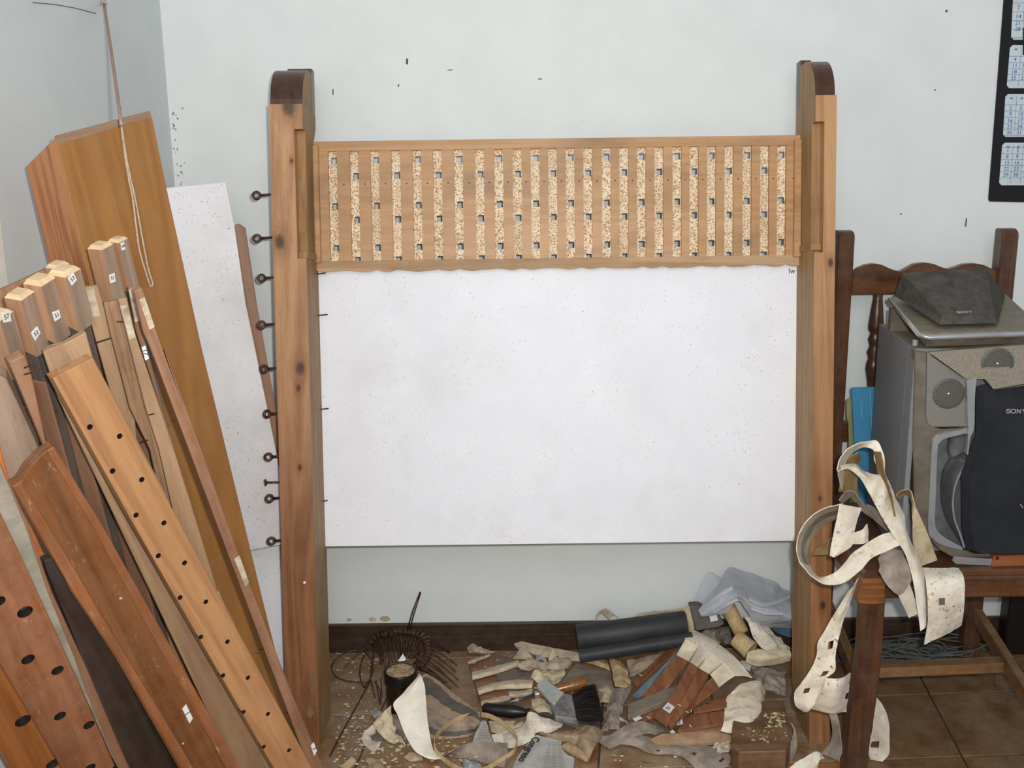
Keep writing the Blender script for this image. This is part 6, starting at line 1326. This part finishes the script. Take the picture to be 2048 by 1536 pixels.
for A in ([(1200, 440, 2.432), (1330, 330, 2.405), (1460, 250, 2.405)], [(1600, 350, 2.372), (1720, 400, 2.376), (1850, 380, 2.41), (1960, 330, 2.45)], [(1620, 430, 2.385), (1740, 470, 2.38), (1900, 480, 2.388)], [(1290, 470, 2.415), (1400, 400, 2.392), (1500, 355, 2.38)]):
    a = spline([bagpt(*p) for p in A], 14)
    mk('fold', gsheet([[p+V((0, .004, .007)), p+V((0, -.004, .0015)), p+V((0, .004, -.006))] for p in a], 26, 8, .0005, rough=.001), [M_bag, M_bag], bagg, smooth=70)

# heap of grey cable under the chair
random.seed(11)
cc = PD(1828, 1285, 2.455); cc.z = 0
G = []
for k in range(26):
    r0 = random.uniform(.05, .13); ph = random.uniform(0, 6.28); ox, oy = random.uniform(-.08, .08), random.uniform(-.025, .02); z0 = .004+k*.002
    tl1, tl2 = random.uniform(-.12, .12), random.uniform(-.1, .1)
    pts = []
    n = 26; arc = random.uniform(3.5, 6.8)
    for i in range(n):
        t = ph+arc*i/(n-1); x = ox+r0*cos(t)*1.25; y = oy+r0*.5*sin(t)
        pts.append(cc+V((x, y, max(.003, z0+tl1*x+tl2*y+.006*sin(3*t+ph)))))
    G.append(gtube(pts, .0021, 6))
for x0, y0, z0, rr in ((1795, 1265, .03, .05), (1810, 1250, .06, .04)):
    c = PD(x0, y0, 2.42); G.append(gtube([V((c.x+rr*1.3*cos(t), c.y, max(.004, .035+rr*.8*sin(t)))) for t in [i*.22 for i in range(24)]], .0020, 6))
mk('cable_heap', join(*G), plain('grey_cable', '5d6260', .5, var=.1), smooth=True, label='tangled heap of thin grey cable on the floor under the chair', cat='cable')
lc = [PZ(1990, 1350, .004), PZ(1992, 1372, .002), PZ(2005, 1380, .002), PZ(2020, 1382, .002), PZ(2028, 1376, .002)]
mk('cable_end', gtube(spline(lc, 20), .0014, 6), plain('grey_cable_end', '5d6260', .5), label='loose grey cable end on the clean tiles beside the stretcher', cat='cable')

# crumbs of plaster and leather, past counting
random.seed(21)
def crumbs(name, regions, mat, lab, cat):
    vs, fs = [], []
    for (x0, y0, x1, y1, n, s0, s1, z) in regions:
        for _ in range(n):
            px, py = random.uniform(x0, x1), random.uniform(y0, y1)
            c = PZ(px, py, z); s = s0*.5+(s1*1.25-s0*.5)*random.random()**2.2
            if c.y > -.006 or c.x < XW+.02: continue
            n0 = len(vs); a = random.uniform(0, 6.28)
            k = random.choice((4, 5, 6))
            for i in range(k):
                t = a+2*pi*i/k; r = s*random.uniform(.5, 1.1); vs.append(c+V((r*cos(t), r*sin(t)*.8, 0.0003)))
            vs.append(c+V((random.uniform(-.3, .3)*s, random.uniform(-.3, .3)*s, s*random.uniform(.15, .5))))
            for i in range(k): fs.append((n0+i, n0+(i+1) % k, n0+k))
            fs.append(tuple(reversed(range(n0, n0+k))))
    return mk(name, (vs, fs), mat, label=lab, cat=cat, kind='stuff')
M_crumb = plain('cream_crumbs', 'd9c59c', .95, var=.2, scale=60, col2='b39a70')
M_chip = plain('white_plaster_chips', 'dddad2', .95, var=.12, scale=60)
crumbs('leather_crumbs', [(670, 1300, 780, 1400, 80, .002, .006, .001), (670, 1400, 800, 1536, 190, .002, .007, .001), (760, 1470, 960, 1536, 110, .003, .008, .001), (960, 1290, 1160, 1420, 30, .002, .005, .03), (900, 1480, 960, 1530, 30, .003, .007, .012), (1225, 1500, 1500, 1536, 30, .002, .006, .002), (870, 1470, 930, 1500, 25, .003, .006, .004)], M_crumb, 'cream crumbs of rotten leather strewn on the floor left of centre', 'crumbs')
crumbs('plaster_chips', [(660, 1290, 770, 1400, 60, .001, .004, .001), (670, 1400, 800, 1536, 160, .001, .005, .001), (690, 1430, 760, 1480, 60, .002, .006, .002), (1700, 1400, 2040, 1530, 20, .0006, .0016, .001), (940, 1340, 1000, 1420, 25, .001, .003, .001)], M_chip, 'white plaster chips strewn on the floor beside the left post', 'plaster chips')
crumbs('block_crumbs', [(1530, 1425, 1572, 1455, 90, .002, .006, .0555), (1485, 1460, 1575, 1480, 40, .001, .004, .0555), (1525, 1470, 1540, 1490, 14, .002, .004, .0555)], M_crumb, 'cream crumbs heaped on the dirty wooden block', 'crumbs')

# more scraps between the bellows and the brush
M_fab = leather('dusty_tan_cloth', 'b9a78f', '94836d', .4, .3)
piece('leather_scrap', [[(170, 420, .03), (330, 390, .04), (560, 340, .045)], [(190, 500, .025), (340, 460, .035), (540, 400, .04)], [(210, 590, .02), (320, 540, .03), (420, 480, .03)]], E5, 'dusty tan leather lying under the left rib of the upright bellows', [M_fab, M_leb], 24, 16, rough=.004)
piece('leather_scrap', [[(-180, 690, .02), (-60, 660, .03), (40, 690, .03)], [(-160, 780, .02), (-50, 760, .028), (30, 800, .03)], [(-140, 860, .014), (-60, 850, .02), (20, 880, .02)]], E5, 'brownish leather shred between brush bristles and the twisted roll', [M_fab, M_leb], 20, 16, rough=.006, edge=.3)
piece('leather_scrap', [[(-60, 960, .03), (20, 900, .045), (90, 960, .04)], [(-70, 1060, .025), (20, 1010, .04), (100, 1060, .036)], [(-100, 1160, .015), (0, 1130, .03), (90, 1150, .024)]], E5, 'pale twisted leather knot below the twisted grey roll', [M_leg, M_leb], 20, 20, rough=.008)
piece('leather_scrap', [[(1080, 120, .06), (1140, 60, .08), (1230, 80, .075)], [(1110, 200, .05), (1190, 150, .07), (1260, 180, .065)], [(1180, 270, .04), (1230, 250, .055), (1280, 260, .05)]], E5, 'dark grey crumpled leather behind the bellows hem', [M_legd, M_leb], 20, 18, rough=.01, rs=25)
piece('leather_scrap', [[(1470, 590, .03), (1600, 560, .04), (1820, 640, .04)], [(1540, 640, .03), (1660, 620, .05), (1820, 720, .04)], [(1600, 720, .02), (1700, 740, .03), (1825, 800, .03)]], E5, 'dusty grey leather with white bits beside the right post', [leather('mottled_grey_leather', 'a89c8c', '7b7166', .5, .5), M_leb], 24, 20, rough=.012, rs=25)
# marks and chips on the wall
M_mark = plain('wall_chip_dark', '5a5550', .9)
M_dirt = plain('corner_dirt', 'bcae98', .95, var=.2)
for px, py, w_, h_ in ((814, 123, .003, .008), (666, 184, .0015, .008), (797, 171, .002, .003), (1870, 180, .002, .002), (1893, 22, .003, .003), (1932, 445, .002, .012), (900, 140, .008, .001), (1080, 158, .006, .0012), (1802, 428, .002, .002)):
    c = PD(px, py, D-.0004); mk('wall_chip', gextrude([c+V((-w_, 0, -h_*.6)), c+V((w_*.6, 0, -h_)), c+V((w_, 0, h_*.7)), c+V((-w_*.5, 0, h_))], (0, -.0003, 0)), M_mark, wb)
random.seed(4)
for k in range(34):
    c = V((XW+.004+abs(random.gauss(0, .012)), -.0004, random.uniform(1.16, 1.42))); s0 = random.uniform(.0008, .0032)
    mk('dirt_spot', gextrude([c+V((s0*random.uniform(.5, 1)*cos(t), 0, s0*random.uniform(.5, 1.3)*sin(t))) for t in (0, 1.1, 2.2, 3.3, 4.4, 5.4)], (0, -.0003, 0)), M_dirt, wb)
rr = ray(60, 8); 
def onleft(px, py): r = ray(px, py); return CC+r*((XW+.0006-CC.x)/r.x)
mk('pencil_scratch', gtube([onleft(66, 5), onleft(110, 9), onleft(150, 16), onleft(192, 27)], .0007, 5), M_mark, wl)
